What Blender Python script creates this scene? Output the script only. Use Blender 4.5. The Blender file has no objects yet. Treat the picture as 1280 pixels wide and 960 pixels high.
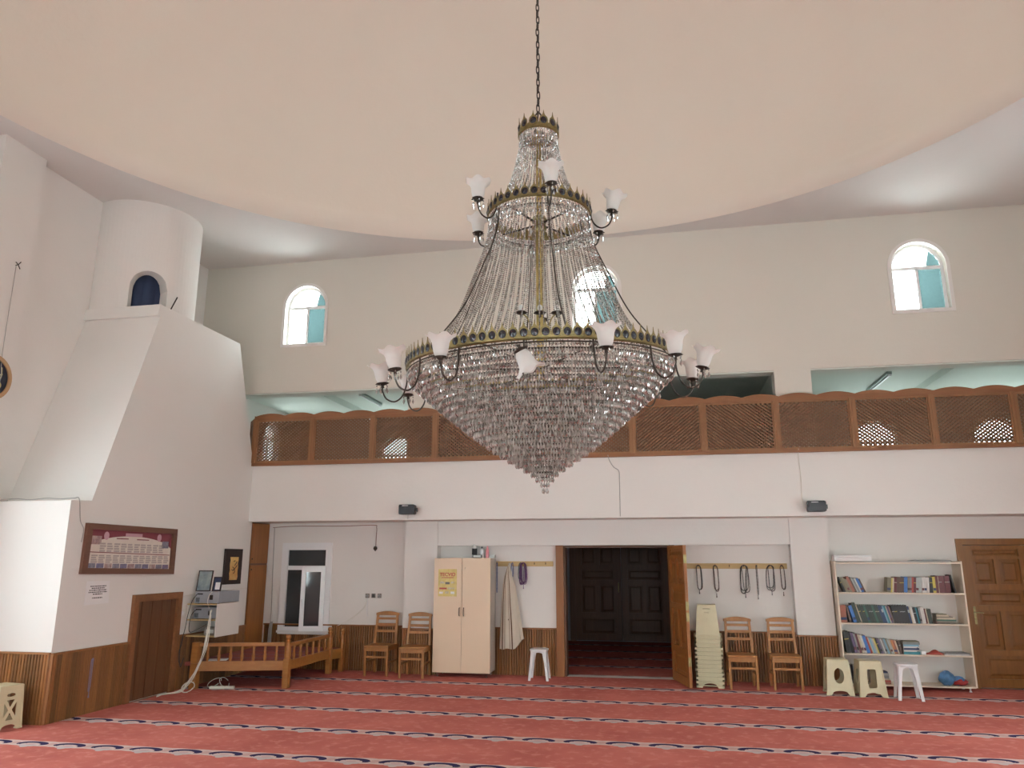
import bpy, bmesh, math, random
from mathutils import Vector, Matrix
R = math.radians
pi = math.pi
random.seed(7)
sc = bpy.context.scene
COL = sc.collection

# ------------------------------------------------------------------ camera, world, light, exposure
cam_d = bpy.data.cameras.new('camera'); cam_d.sensor_width = 36.0; cam_d.lens = 948.0 / 1280 * 36
cam_d.clip_end = 200
cam = bpy.data.objects.new('camera', cam_d); COL.objects.link(cam)
cam.location = (0, 0, 1.75); cam.rotation_euler = (R(90 + 13.04), 0, R(11.2))
sc.camera = cam
vs = sc.view_settings
vs.view_transform = 'Standard'; vs.look = 'None'; vs.exposure = 0.07; vs.gamma = 1.0; vs.use_curve_mapping = False
sc.cycles.transparent_max_bounces = 24
sc.cycles.max_bounces = 10
sc.cycles.diffuse_bounces = 6
sc.cycles.sample_clamp_indirect = 6

world = bpy.data.worlds.new('sky'); sc.world = world; world.use_nodes = True
bg = world.node_tree.nodes['Background']
bg.inputs[0].default_value = (0.80, 0.92, 1.0, 1); bg.inputs[1].default_value = 1.5

L_FRONT, L_LEFT, L_RIGHT, L_BACK, L_GAL = 6.6, 5.4, 6.4, 52.0, 16.0
LOW = 3.1                     # extra strength of the low window lamps, added to brighten the lower walls
SKYC = (.965, 1.0, .985)
def window_light(name, center, inward, w, h, radiance, color=SKYC):
    """daylight arriving at a window: an area lamp just outside the pane"""
    d = bpy.data.lights.new(name, 'AREA'); d.shape = 'RECTANGLE'; d.size = w; d.size_y = h
    d.energy = radiance * pi * w * h; d.color = color
    o = bpy.data.objects.new(name, d); COL.objects.link(o)
    o.location = Vector(center) - Vector(inward) * 0.30
    o.rotation_euler = Vector(inward).to_track_quat('-Z', 'Y').to_euler()
    return o
# window tables (horizontal centre, sill height, width, height to springing, arched?)
UP_Z, UP_W, UP_H = 5.34, 0.74, 0.70
FRONT_WIN = [(-6.0, .9, 1.4, 1.7, 0), (-3.6, .9, 1.4, 1.7, 0), (1.2, .9, 1.4, 1.7, 0), (3.6, .9, 1.4, 1.7, 0),
             (-5.95, UP_Z, UP_W, UP_H, 1), (-1.2, UP_Z, UP_W, UP_H, 1), (3.6, UP_Z, UP_W, UP_H, 1)]
LEFT_WIN = [(2.0, .9, 1.4, 1.5, 0), (5.7, .9, 1.5, 2.0, 0), (1.4, UP_Z, UP_W, UP_H, 1), (5.9, UP_Z, UP_W, UP_H, 1)]
RIGHT_WIN = [(1.0, .9, 1.4, 1.5, 0), (4.5, .9, 1.4, 1.5, 0), (8.0, .9, 1.4, 1.5, 0), (1.4, UP_Z, UP_W, UP_H, 1), (5.2, UP_Z, UP_W, UP_H, 1), (9.2, UP_Z, UP_W, UP_H, 1)]
BACK_WIN = [(-5.95, 5.36, .74, .68, 1), (-.93, 5.36, .74, .66, 1), (3.88, 5.34, .76, .68, 1)]
GAL_WIN = [(-5.6, 3.45, .85, .5, 1), (4.05, 3.45, .85, .5, 1), (6.2, 3.45, .85, .5, 1)]
YF, XL, XR, YP, YB, YW, HC = -1.6, -7.9, 5.5, 11.6, 12.1, 12.3, 6.87
def lamps(tbl, pos, inward, L, tag, col=SKYC):
    for (c, z, w, h, a) in tbl:
        hh = h + (w / 2 if a else 0)
        window_light('daylight_' + tag, pos(c, z + hh / 2), inward, w, hh, L * (1 if a else LOW), col)
lamps(FRONT_WIN, lambda c, z: (c, YF, z), (0, 1, 0), L_FRONT, 'front')
lamps(LEFT_WIN, lambda c, z: (XL, c, z), (1, 0, 0), L_LEFT, 'left', (.90, .98, 1.0))
lamps(RIGHT_WIN, lambda c, z: (XR, c, z), (-1, 0, 0), L_RIGHT, 'right')
lamps(BACK_WIN, lambda c, z: (c, YP + .2, z), (0, -1, 0), L_BACK, 'back')
lamps(GAL_WIN, lambda c, z: (c, 15.55, z), (0, -1, 0), L_GAL, 'gallery')
window_light('daylight_gallery', (XL, 14.3, 4.0), (1, 0, 0), .6, 1.0, L_GAL)

# ------------------------------------------------------------------ materials
MATS = {}
class NX:
    """tiny arithmetic on shader sockets"""
    def __init__(s, nt, k): s.nt, s.k = nt, k
    def _op(s, op, *b):
        n = s.nt.nodes.new('ShaderNodeMath'); n.operation = op
        for i, v in enumerate((s,) + b):
            if isinstance(v, NX): s.nt.links.new(v.k, n.inputs[i])
            else: n.inputs[i].default_value = v
        return NX(s.nt, n.outputs[0])
    def __add__(s, b): return s._op('ADD', b)
    def __sub__(s, b): return s._op('SUBTRACT', b)
    def __mul__(s, b): return s._op('MULTIPLY', b)
    def __truediv__(s, b): return s._op('DIVIDE', b)
    def lt(s, b): return s._op('LESS_THAN', b)
    def gt(s, b): return s._op('GREATER_THAN', b)
    def fl(s): return s._op('FLOOR')
    def fr(s): return s._op('FRACT')
    def ab(s): return s._op('ABSOLUTE')
    def sin(s): return s._op('SINE')
    def mx(s, b): return s._op('MAXIMUM', b)
    def mn(s, b): return s._op('MINIMUM', b)
def new_mat(name, rough=.6, metal=0.0, spec=.5):
    m = bpy.data.materials.new(name); m.use_nodes = True
    p = m.node_tree.nodes['Principled BSDF']
    p.inputs['Roughness'].default_value = rough; p.inputs['Metallic'].default_value = metal
    p.inputs['Specular IOR Level'].default_value = spec
    MATS[name] = m
    return m, m.node_tree, p
def coords(nt, kind='Object'):
    return nt.nodes.new('ShaderNodeTexCoord').outputs[kind]
def mixc(nt, fac, a, b):
    n = nt.nodes.new('ShaderNodeMix'); n.data_type = 'RGBA'
    for sock, v in ((n.inputs[0], fac), (n.inputs[6], a), (n.inputs[7], b)):
        if isinstance(v, NX): nt.links.new(v.k, sock)
        elif isinstance(v, bpy.types.NodeSocket): nt.links.new(v, sock)
        elif isinstance(v, (int, float)): sock.default_value = v
        else: sock.default_value = (*v, 1)
    return n.outputs[2]
def noise(nt, vec, scale, detail=3, rough=.55, stretch=None):
    if stretch:
        mp = nt.nodes.new('ShaderNodeMapping'); mp.inputs['Scale'].default_value = stretch
        nt.links.new(vec, mp.inputs[0]); vec = mp.outputs[0]
    n = nt.nodes.new('ShaderNodeTexNoise'); n.inputs['Scale'].default_value = scale
    n.inputs['Detail'].default_value = detail; n.inputs['Roughness'].default_value = rough
    nt.links.new(vec, n.inputs['Vector'])
    return NX(nt, n.outputs['Fac'])
def bump(nt, p, h, strength, dist):
    b = nt.nodes.new('ShaderNodeBump'); b.inputs['Strength'].default_value = strength; b.inputs['Distance'].default_value = dist
    nt.links.new(h.k, b.inputs['Height']); nt.links.new(b.outputs[0], p.inputs['Normal'])
def plain(name, col, rough=.55, metal=0.0, var=.06, scale=9.0, bmp=0.0, spec=.5):
    m, nt, p = new_mat(name, rough, metal, spec)
    v = coords(nt); n = noise(nt, v, scale)
    c2 = tuple(max(0, x * (1 - var * 2)) for x in col); c1 = tuple(min(1, x * (1 + var)) for x in col)
    nt.links.new(mixc(nt, n, c1, c2), p.inputs['Base Color'])
    if bmp: bump(nt, p, noise(nt, v, scale * 12), bmp, .004)
    return m
def plaster(name, col, var=.035, scale=.7):
    m, nt, p = new_mat(name, .85, 0, .25)
    v = coords(nt); n = noise(nt, v, scale, 4, .6); n2 = noise(nt, v, 6, 4)
    c2 = tuple(x * (1 - var * 2.2) for x in col)
    a = mixc(nt, n, col, c2)
    nt.links.new(mixc(nt, n2 * .25, a, tuple(x * .93 for x in col)), p.inputs['Base Color'])
    bump(nt, p, noise(nt, v, 14, 4), .12, .02)
    return m
def wood(name, c1, c2, axis=2, rough=.42, grain=26, rnd=.25):
    m, nt, p = new_mat(name, rough, 0, .4)
    v = coords(nt)
    st = [1, 1, 1]; st[axis] = .06
    oi = nt.nodes.new('ShaderNodeObjectInfo')
    add = nt.nodes.new('ShaderNodeVectorMath'); add.operation = 'ADD'
    nt.links.new(v, add.inputs[0])
    rr = NX(nt, oi.outputs['Random'])
    cmb = nt.nodes.new('ShaderNodeCombineXYZ')
    for i, k in enumerate((17.0, 31.0, 23.0)): nt.links.new((rr * k).k, cmb.inputs[i])
    nt.links.new(cmb.outputs[0], add.inputs[1])
    g = noise(nt, add.outputs[0], grain, 5, .65, tuple(st))
    k = noise(nt, add.outputs[0], 3.0, 2, .5, tuple(st))
    base = mixc(nt, (g - .5) * 1.8 + .5, c1, c2)
    dark = tuple(x * .55 for x in c2)
    base = mixc(nt, (k - .55).mx(0) * 2.0, base, dark)
    base = mixc(nt, rr * rnd, base, tuple(x * (.34 if rnd > .5 else .55) for x in c1))
    nt.links.new(base, p.inputs['Base Color'])
    bump(nt, p, g, .15, .003)
    return m
plaster('white_plaster', (.80, .768, .735))
plaster('dome_plaster', (.82, .745, .655), .04, .5)
plaster('cream_plaster', (.70, .66, .59))
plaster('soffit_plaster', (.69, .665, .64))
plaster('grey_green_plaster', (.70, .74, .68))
plaster('gallery_wall_dimmed', (.30, .32, .295))  # gloom of the gallery put into the wall colour, darker than its ceiling
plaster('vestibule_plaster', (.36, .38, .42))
wood('pine_board', (.40, .168, .050), (.175, .064, .019), 2, rnd=.95)
wood('pine_trim', (.33, .135, .042), (.20, .075, .022), 0)
wood('lattice_wood', (.215, .100, .043), (.125, .056, .024), 0, .55, rnd=.0)
wood('lattice_post', (.34, .16, .065), (.22, .095, .04), 2, .5)
wood('rail_wood', (.30, .125, .05), (.19, .075, .03), 0, .5)
wood('door_wood', (.30, .125, .027), (.19, .072, .014), 2)
wood('door_panel_wood', (.27, .11, .024), (.17, .062, .013), 2)
wood('old_door_wood', (.165, .068, .028), (.095, .036, .016), 2)
wood('leaf_wood', (.36, .135, .032), (.23, .08, .02), 2)
wood('chair_wood', (.42, .185, .055), (.30, .12, .032), 2, .38)
wood('divan_wood', (.42, .175, .045), (.29, .11, .026), 0, .4)
wood('rack_wood', (.62, .43, .20), (.50, .33, .14), 0, .5)
wood('frame_wood', (.20, .09, .055), (.13, .055, .035), 1, .5)
wood('dark_frame', (.04, .02, .016), (.025, .012, .01), 2, .5)
plain('cream_laminate', (.73, .55, .395), .4, var=.03, scale=2)
plain('cream_side', (.55, .49, .43), .45, var=.03, scale=2)
plain('shelf_laminate', (.78, .66, .53), .45, var=.03, scale=2)
plain('shelf_white', (.78, .74, .70), .5, var=.02, scale=2)
plain('white_plastic', (.80, .79, .80), .35, var=.03)
plain('beige_plastic', (.62, .55, .36), .38, var=.05)
plain('pvc_white', (.82, .82, .83), .3, var=.02)
plain('black_plastic', (.018, .018, .02), .4)
plain('chrome', (.7, .68, .66), .25, 1.0)
plain('brass', (.56, .43, .17), .32, 1.0, var=.25, scale=20)
plain('antique_brass', (.34, .275, .13), .38, 1.0, var=.3, scale=30)
plain('dark_bronze', (.055, .042, .033), .45, .6, var=.2)
plain('medallion_dark', (.018, .014, .02), .25, var=.2)
plain('cable_white', (.72, .68, .60), .5)
plain('cable_grey', (.36, .34, .32), .5)
plain('cable_black', (.03, .028, .028), .5)
plain('cable_red', (.25, .12, .09), .5)
plain('amp_grey', (.36, .38, .42), .4, .3)
plain('socket_plastic', (.24, .21, .18), .45)
plain('paper_white', (.80, .78, .78), .6, var=.02)
plain('paper_cream', (.70, .62, .55), .7, var=.05)
plain('ink_black', (.03, .028, .03), .7)
plain('bead_black', (.03, .024, .024), .3)
plain('bead_brown', (.075, .035, .025), .3)
plain('bead_purple', (.16, .05, .19), .3, var=.2, scale=60)
plain('bead_blue', (.10, .14, .30), .3)
plain('bead_green', (.05, .16, .15), .3)
plain('bead_violet', (.20, .18, .32), .3)
plain('string_white', (.6, .58, .55), .6)
plain('cushion_red', (.30, .075, .06), .9, var=.2, scale=16)
plain('bag_blue', (.10, .26, .50), .35, var=.35, scale=14)
plain('bag_red', (.42, .035, .035), .35, var=.3, scale=14)
plain('flag_navy', (.03, .045, .10), .8)
plain('pink_plastic', (.72, .24, .27), .35)
plain('bottle_pale', (.62, .64, .62), .25)
plain('bottle_dark', (.12, .11, .10), .4)
plain('light_housing', (.33, .38, .35), .5)
plain('crack', (.36, .32, .29), .9)

def carpet():
    m, nt, p = new_mat('prayer_carpet', .95, 0, .1)
    v = coords(nt)
    sx = nt.nodes.new('ShaderNodeSeparateXYZ'); nt.links.new(v, sx.inputs[0])
    x, y = NX(nt, sx.outputs[0]), NX(nt, sx.outputs[1])
    n1, n2 = noise(nt, v, 1.1, 4, .6), noise(nt, v, 9, 4, .6)
    red = mixc(nt, (n1 - .5) * 2.2 + .45, (.56, .165, .135), (.41, .106, .086))
    red = mixc(nt, ((n2 - .52) * 4).mx(0).mn(.5), red, (.64, .25, .21))
    SP, PER = 1.10, .415
    b = (y - 11.36) / SP + .5 + 40.0
    vv = (b.fr() - .5) * SP                       # metres from band centre, + towards back wall
    u = (x / PER + 100.0 + (b.fl() * .37)).fr() - .5  # -0.5..0.5
    U = u * PER
    def ell(cx, cy, a, c):
        return ((U - cx) / a * ((U - cx) / a) + (vv - cy) / c * ((vv - cy) / c)).lt(1.0)
    edge = (u * (2 * pi)).sin().ab() * .02
    flower = ell(0, -.10, .045, .055).mx(ell(-.055, -.08, .04, .035)).mx(ell(.055, -.08, .04, .035))
    band = (vv.ab() - edge * .5).lt(.088).mx(flower)
    crescent = (ell(0, .0, .16, .075)) * (ell(0, -.045, .105, .064)._op('SUBTRACT', 1.0) * -1.0)
    arms = (ell(-.118, -.012, .05, .045) * (ell(-.10, -.03, .035, .032)._op('SUBTRACT', 1.0) * -1.0)).mx(ell(.118, -.012, .05, .045) * (ell(.10, -.03, .035, .032)._op('SUBTRACT', 1.0) * -1.0))
    navy = crescent.mx(arms)
    heart = ell(0, -.035, .045, .035)
    n3 = noise(nt, v, 40, 3)
    cream = mixc(nt, n3, (.66, .52, .48), (.54, .395, .37))
    c = mixc(nt, band, red, cream)
    c = mixc(nt, flower * .55, c, (.44, .40, .43))
    c = mixc(nt, heart * .6, c, (.52, .33, .32))
    c = mixc(nt, ell(-.205, 0, .045, .05).mx(ell(.205, 0, .045, .05)) * .6, c, (.50, .28, .27))
    c = mixc(nt, navy, c, (.028, .02, .075))
    nt.links.new(c, p.inputs['Base Color'])
    bump(nt, p, noise(nt, v, 160, 2), .4, .006)
    p.inputs['Sheen Weight'].default_value = .0
carpet()
def pane(name, col, clear):
    m = bpy.data.materials.new(name); m.use_nodes = True; nt = m.node_tree
    nt.nodes.remove(nt.nodes['Principled BSDF']); out = nt.nodes['Material Output']
    t = nt.nodes.new('ShaderNodeBsdfTransparent'); t.inputs[0].default_value = (*col, 1)
    s = nt.nodes.new('ShaderNodeBsdfTranslucent')
    n = noise(nt, coords(nt), 30, 3)
    nt.links.new(mixc(nt, n, col, tuple(x * .75 for x in col)), s.inputs[0])
    mx = nt.nodes.new('ShaderNodeMixShader'); mx.inputs[0].default_value = clear
    nt.links.new(s.outputs[0], mx.inputs[1]); nt.links.new(t.outputs[0], mx.inputs[2]); nt.links.new(mx.outputs[0], out.inputs[0])
    MATS[name] = m
pane('frosted_pane', (.92, .97, .98), .6)
pane('reveal_tint_pane', (.12, .16, .163), .6)  # darker reveal seen through the frosted glass, put into the pane tint
def dark_glass():
    m, nt, p = new_mat('dark_glass', .05, 0, .5)
    p.inputs['Transmission Weight'].default_value = .0
    p.inputs['Base Color'].default_value = (.03, .032, .034, 1)
    n = noise(nt, coords(nt), 2, 2); nt.links.new(mixc(nt, n, (.022, .024, .026), (.05, .052, .055)), p.inputs['Base Color'])
dark_glass()
def crystal():
    m = bpy.data.materials.new('crystal'); m.use_nodes = True; nt = m.node_tree
    nt.nodes.remove(nt.nodes['Principled BSDF']); out = nt.nodes['Material Output']
    t = nt.nodes.new('ShaderNodeBsdfTransparent'); t.inputs[0].default_value = (.78, .75, .70, 1)
    g = nt.nodes.new('ShaderNodeBsdfGlossy'); g.inputs[0].default_value = (.95, .95, .95, 1); g.inputs['Roughness'].default_value = .12
    d = nt.nodes.new('ShaderNodeBsdfDiffuse')
    geo = nt.nodes.new('ShaderNodeNewGeometry')
    rnd = NX(nt, geo.outputs['Random Per Island'])
    nt.links.new(mixc(nt, rnd, (.15, .138, .118), (.66, .64, .59)), d.inputs[0])
    m1 = nt.nodes.new('ShaderNodeMixShader'); m1.inputs[0].default_value = .38
    nt.links.new(d.outputs[0], m1.inputs[1]); nt.links.new(g.outputs[0], m1.inputs[2])
    m2 = nt.nodes.new('ShaderNodeMixShader'); m2.inputs[0].default_value = .80
    nt.links.new(t.outputs[0], m2.inputs[1]); nt.links.new(m1.outputs[0], m2.inputs[2]); nt.links.new(m2.outputs[0], out.inputs[0])
    MATS['crystal'] = m
crystal()
def frosted_shade():
    m, nt, p = new_mat('frosted_shade', .5, 0, .4)
    n = noise(nt, coords(nt), 12, 2)
    nt.links.new(mixc(nt, n, (.86, .85, .83), (.74, .73, .71)), p.inputs['Base Color'])
    p.inputs['Subsurface Weight'].default_value = 0
    out = nt.nodes['Material Output']
    tr = nt.nodes.new('ShaderNodeBsdfTranslucent'); tr.inputs[0].default_value = (.9, .89, .87, 1)
    mx = nt.nodes.new('ShaderNodeMixShader'); mx.inputs[0].default_value = .45
    nt.links.new(p.outputs[0], mx.inputs[1]); nt.links.new(tr.outputs[0], mx.inputs[2]); nt.links.new(mx.outputs[0], out.inputs[0])
frosted_shade()
def coat_cloth():
    m, nt, p = new_mat('striped_cloth', .9, 0, .1)
    v = coords(nt, 'UV'); sx = nt.nodes.new('ShaderNodeSeparateXYZ'); nt.links.new(v, sx.inputs[0])
    u = NX(nt, sx.outputs[0])
    def stripe(c, w): return (u - c).ab().lt(w)
    s = stripe(.20, .022).mx(stripe(.56, .022)).mx(stripe(.47, .008)).mx(stripe(.29, .008))
    c = mixc(nt, noise(nt, coords(nt), 5), (.60, .53, .44), (.50, .43, .35))
    nt.links.new(mixc(nt, s, c, (.12, .065, .045)), p.inputs['Base Color'])
coat_cloth()
def picture_mat(name, c1, c2, c3, scale):
    m, nt, p = new_mat(name, .4)
    v = coords(nt); a = noise(nt, v, scale, 5, .65); b = noise(nt, v, scale * .4, 3)
    nt.links.new(mixc(nt, (b - .4) * 3, mixc(nt, (a - .35) * 3, c1, c2), c3), p.inputs['Base Color'])
picture_mat('misty_picture', (.10, .15, .19), (.30, .38, .40), (.42, .46, .40), 7)
picture_mat('gold_picture', (.62, .33, .07), (.75, .55, .22), (.40, .13, .03), 9)
picture_mat('photo_a', (.12, .12, .18), (.35, .33, .36), (.20, .18, .24), 30)
picture_mat('photo_b', (.45, .28, .24), (.20, .12, .16), (.55, .48, .42), 30)
picture_mat('photo_c', (.10, .09, .20), (.28, .24, .38), (.16, .14, .20), 30)
picture_mat('yellow_print', (.62, .46, .10), (.72, .60, .28), (.50, .36, .10), 16)
picture_mat('print_mixed', (.55, .42, .20), (.30, .22, .10), (.70, .66, .55), 40)
plain('print_red', (.45, .06, .05), .6)
plain('print_maroon', (.20, .035, .05), .6)
plain('print_grey', (.44, .38, .36), .7, var=.12, scale=60)
plain('print_pink', (.55, .33, .38), .7)
plain('plaque_navy', (.012, .016, .035), .4)
plain('plaque_gold', (.50, .44, .22), .4)
plain('plaque_rim', (.45, .27, .14), .5)

# ------------------------------------------------------------------ mesh helpers
def mat(m): return MATS[m] if isinstance(m, str) else m
class MB:
    def __init__(s): s.v = []; s.f = []; s.m = []; s.uv = None
    def add(s, vs, fs, mi=0):
        b = len(s.v); s.v += [tuple(p) for p in vs]; s.f += [tuple(i + b for i in f) for f in fs]; s.m += [mi] * len(fs); return s
    def box(s, x0, x1, y0, y1, z0, z1, mi=0):
        x0, x1 = min(x0, x1), max(x0, x1); y0, y1 = min(y0, y1), max(y0, y1); z0, z1 = min(z0, z1), max(z0, z1)
        return s.add([(x0, y0, z0), (x1, y0, z0), (x1, y1, z0), (x0, y1, z0), (x0, y0, z1), (x1, y0, z1), (x1, y1, z1), (x0, y1, z1)],
                     [(0, 3, 2, 1), (4, 5, 6, 7), (0, 1, 5, 4), (1, 2, 6, 5), (2, 3, 7, 6), (3, 0, 4, 7)], mi)
    def bar(s, p, q, w, h, up=(0, 0, 1), mi=0, w2=None, h2=None):
        p, q = Vector(p), Vector(q); d = (q - p).normalized(); up = Vector(up)
        a = d.cross(up)
        if a.length < 1e-6: a = d.cross(Vector((1, 0, 0)))
        a.normalize(); b = a.cross(d).normalized()
        w2 = w if w2 is None else w2; h2 = h if h2 is None else h2
        vs = []
        for c, ww, hh in ((p, w, h), (q, w2, h2)):
            for i, j in ((-1, -1), (1, -1), (1, 1), (-1, 1)): vs.append(c + a * (ww / 2 * i) + b * (hh / 2 * j))
        return s.add(vs, [(3, 2, 1, 0), (4, 5, 6, 7), (0, 1, 5, 4), (1, 2, 6, 5), (2, 3, 7, 6), (3, 0, 4, 7)], mi)
    def tube(s, pts, r, n=6, closed=False, mi=0):
        P = [Vector(p) for p in pts]; N = len(P); rings = []
        prev = None
        for i in range(N):
            if closed: d = P[(i + 1) % N] - P[i - 1]
            else: d = P[min(i + 1, N - 1)] - P[max(i - 1, 0)]
            if d.length < 1e-9: d = Vector((0, 0, 1))
            d.normalize()
            a = prev if prev is not None else (Vector((0, 0, 1)) if abs(d.z) < .9 else Vector((1, 0, 0)))
            a = (a - d * a.dot(d))
            if a.length < 1e-6: a = d.orthogonal()
            a.normalize(); b = d.cross(a); prev = a
            rr = r[i] if isinstance(r, (list, tuple)) else r
            rings.append([P[i] + (a * math.cos(2 * pi * k / n) + b * math.sin(2 * pi * k / n)) * rr for k in range(n)])
        vs = [p for g in rings for p in g]; fs = []
        for i in range(N if closed else N - 1):
            j = (i + 1) % N
            for k in range(n): fs.append((i * n + k, i * n + (k + 1) % n, j * n + (k + 1) % n, j * n + k))
        if not closed:
            fs.append(tuple(reversed(range(n)))); fs.append(tuple((N - 1) * n + k for k in range(n)))
        return s.add(vs, fs, mi)
    def lathe(s, prof, n=24, c=(0, 0, 0), mi=0, wav=None, cap=True):
        vs = []; fs = []
        for i, (r, z) in enumerate(prof):
            for k in range(n):
                a = 2 * pi * k / n; rr, zz = r, z
                if wav: rr, zz = wav(i, a, r, z)
                vs.append((c[0] + rr * math.cos(a), c[1] + rr * math.sin(a), c[2] + zz))
        for i in range(len(prof) - 1):
            for k in range(n): fs.append((i * n + k, i * n + (k + 1) % n, (i + 1) * n + (k + 1) % n, (i + 1) * n + k))
        if cap:
            if prof[0][0] > 1e-5: fs.append(tuple(reversed(range(n))))
            if prof[-1][0] > 1e-5: fs.append(tuple((len(prof) - 1) * n + k for k in range(n)))
        return s.add(vs, fs, mi)
    def octa(s, c, r, up, dn, mi=0, a0=0.0, n=4):
        c = Vector(c)
        vs = [c + Vector((0, 0, up)), c - Vector((0, 0, dn))] + [c + Vector((r * math.cos(a0 + 2 * pi * k / n), r * math.sin(a0 + 2 * pi * k / n), 0)) for k in range(n)]
        fs = [(0, 2 + k, 2 + (k + 1) % n) for k in range(n)] + [(1, 2 + (k + 1) % n, 2 + k) for k in range(n)]
        return s.add(vs, fs, mi)
    def sheet(s, outer, holes, mp, t, mi=0):
        """flat plate of outline `outer` with `holes`; mp(u, v, w) -> point, w from 0 to t"""
        bm = bmesh.new(); loops = []
        for lp in [outer] + list(holes):
            vs = [bm.verts.new((u, v, 0)) for u, v in lp]
            for i in range(len(vs)): bm.edges.new((vs[i], vs[(i + 1) % len(vs)]))
            loops.append(len(lp))
        bm.verts.index_update()
        bmesh.ops.triangle_fill(bm, use_beauty=True, use_dissolve=False, edges=bm.edges[:], normal=(0, 0, 1))
        bm.verts.index_update()
        P = [(v.co.x, v.co.y) for v in bm.verts]; T = [tuple(v.index for v in f.verts) for f in bm.faces]; bm.free()
        n = len(P); vs = [mp(u, v, 0) for u, v in P] + [mp(u, v, t) for u, v in P]
        fs = list(T) + [tuple(i + n for i in reversed(f)) for f in T]
        b = 0
        for L in loops:
            for i in range(L):
                j = (i + 1) % L; fs.append((b + i, b + j, b + j + n, b + i + n))
            b += L
        return s.add(vs, fs, mi)
    def prism(s, loop, mp, t, mi=0): return s.sheet(loop, [], mp, t, mi)
    def mesh(s, name, mats, smooth=False, origin=(0, 0, 0)):
        me = bpy.data.meshes.new(name); o = Vector(origin)
        me.from_pydata([tuple(Vector(p) - o) for p in s.v], [], s.f)
        for m in (mats if isinstance(mats, (list, tuple)) else [mats]): me.materials.append(mat(m))
        me.polygons.foreach_set('material_index', s.m)
        bm = bmesh.new(); bm.from_mesh(me); bmesh.ops.recalc_face_normals(bm, faces=bm.faces[:]); bm.to_mesh(me); bm.free()
        if smooth:
            me.polygons.foreach_set('use_smooth', [True] * len(me.polygons))
            try: me.set_sharp_from_angle(angle=R(45))
            except Exception: pass
        me.update()
        return me
    def build(s, name, mats, parent=None, origin=None, smooth=False, bevel=0):
        if origin is None: origin = parent_origin(parent) if parent else (0, 0, 0)
        me = s.mesh(name, mats, smooth, origin)
        o = bpy.data.objects.new(name, me); COL.objects.link(o)
        if parent: o.parent = parent
        else: o.location = origin
        if bevel:
            b = o.modifiers.new('bevel', 'BEVEL'); b.width = bevel; b.segments = 2; b.limit_method = 'ANGLE'; b.angle_limit = R(40)
        return o
def parent_origin(p):
    o = Vector((0, 0, 0))
    while p: o += p.location; p = p.parent
    return o
def tag(o, label=None, cat=None, group=None, kind=None):
    if label: o['label'] = label
    if cat: o['category'] = cat
    if group: o['group'] = group
    if kind: o['kind'] = kind
    return o
def thing(name, label, cat, loc=(0, 0, 0), rz=0, group=None):
    o = bpy.data.objects.new(name, None); COL.objects.link(o); o.empty_display_size = .1
    o.location = loc; o.rotation_euler = (0, 0, rz)
    return tag(o, label, cat, group)
def inst(name, me, parent=None, loc=(0, 0, 0), rot=(0, 0, 0)):
    o = bpy.data.objects.new(name, me); COL.objects.link(o); o.parent = parent; o.location = loc; o.rotation_euler = rot
    return o
def copy_tree(o, parent=None):
    c = o.copy(); COL.objects.link(c); c.parent = parent
    for ch in list(o.children): copy_tree(ch, c)
    return c
def struct(name, mb, m, label=None, parent=None, origin=None):
    o = mb.build(name, m, parent, origin); o['kind'] = 'structure'
    if label: o['label'] = label
    return o
def catmull(pts, n=6, closed=False):
    P = [Vector(p) for p in pts]; out = []; N = len(P)
    for i in range(N if closed else N - 1):
        if closed: a, b, c, d = P[i - 1], P[i], P[(i + 1) % N], P[(i + 2) % N]
        else: a, b, c, d = P[max(i - 1, 0)], P[i], P[i + 1], P[min(i + 2, N - 1)]
        for k in range(n):
            t = k / n
            out.append(.5 * (2 * b + (c - a) * t + (2 * a - 5 * b + 4 * c - d) * t * t + (3 * b - a - 3 * c + d) * t ** 3))
    if not closed: out.append(P[-1])
    return out
def rect(u0, u1, v0, v1): return [(u0, v0), (u1, v0), (u1, v1), (u0, v1)]
def arch(c, z, w, h, n=14, grow=0.0):
    r = w / 2 + grow
    return [(c - r, z - grow), (c + r, z - grow)] + [(c + r * math.cos(pi * k / n), z + h + r * math.sin(pi * k / n)) for k in range(n + 1)]
def hole(t):
    c, z, w, h, a = t
    return arch(c, z, w, h) if a else rect(c - w / 2, c + w / 2, z, z + h)

# ------------------------------------------------------------------ the room shell
mY = lambda y0, s=1: (lambda u, v, w: (u, y0 + s * w, v))     # wall in an XZ plane, thickness along s*Y
mX = lambda x0, s=1: (lambda u, v, w: (x0 + s * w, u, v))     # wall in a YZ plane
struct('floor', MB().box(-8.2, 5.8, -1.9, 18, -.12, 0), 'prayer_carpet', 'red prayer carpet with rows of cream and navy ornament bands')
# back: recessed lower wall with openings for window, entrance and side door
struct('wall_back', MB().sheet(rect(-8.2, 5.8, 0, 2.40), [rect(-6.37, -5.59, .61, 1.96), [(-1.60, 0.0001), (.05, 0.0001), (.05, 1.97), (-1.60, 1.97)], [(4.21, .0001), (5.06, .0001), (5.06, 1.97), (4.21, 1.97)]], mY(YW), .2),
       'white_plaster', 'white recessed lower wall under the gallery')
struct('pillar', MB().box(-4.18, -3.63, YB, YW, 0, 2.36), 'white_plaster', 'white wall pillar beside the cream wardrobe')
struct('pillar', MB().box(1.82, 2.35, YB, YW, 0, 2.36), 'white_plaster', 'white wall pillar beside the bookshelf')
struct('beam', MB().box(-3.63, 1.82, YB + .03, YW, 1.97, 2.36), 'white_plaster', 'white beam over the entrance between the two pillars')
struct('gallery_slab', MB().box(-8.2, 6.9, YP + .3, 15.85, 2.36, 2.95), 'white_plaster', 'underside and floor of the gallery')
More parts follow.
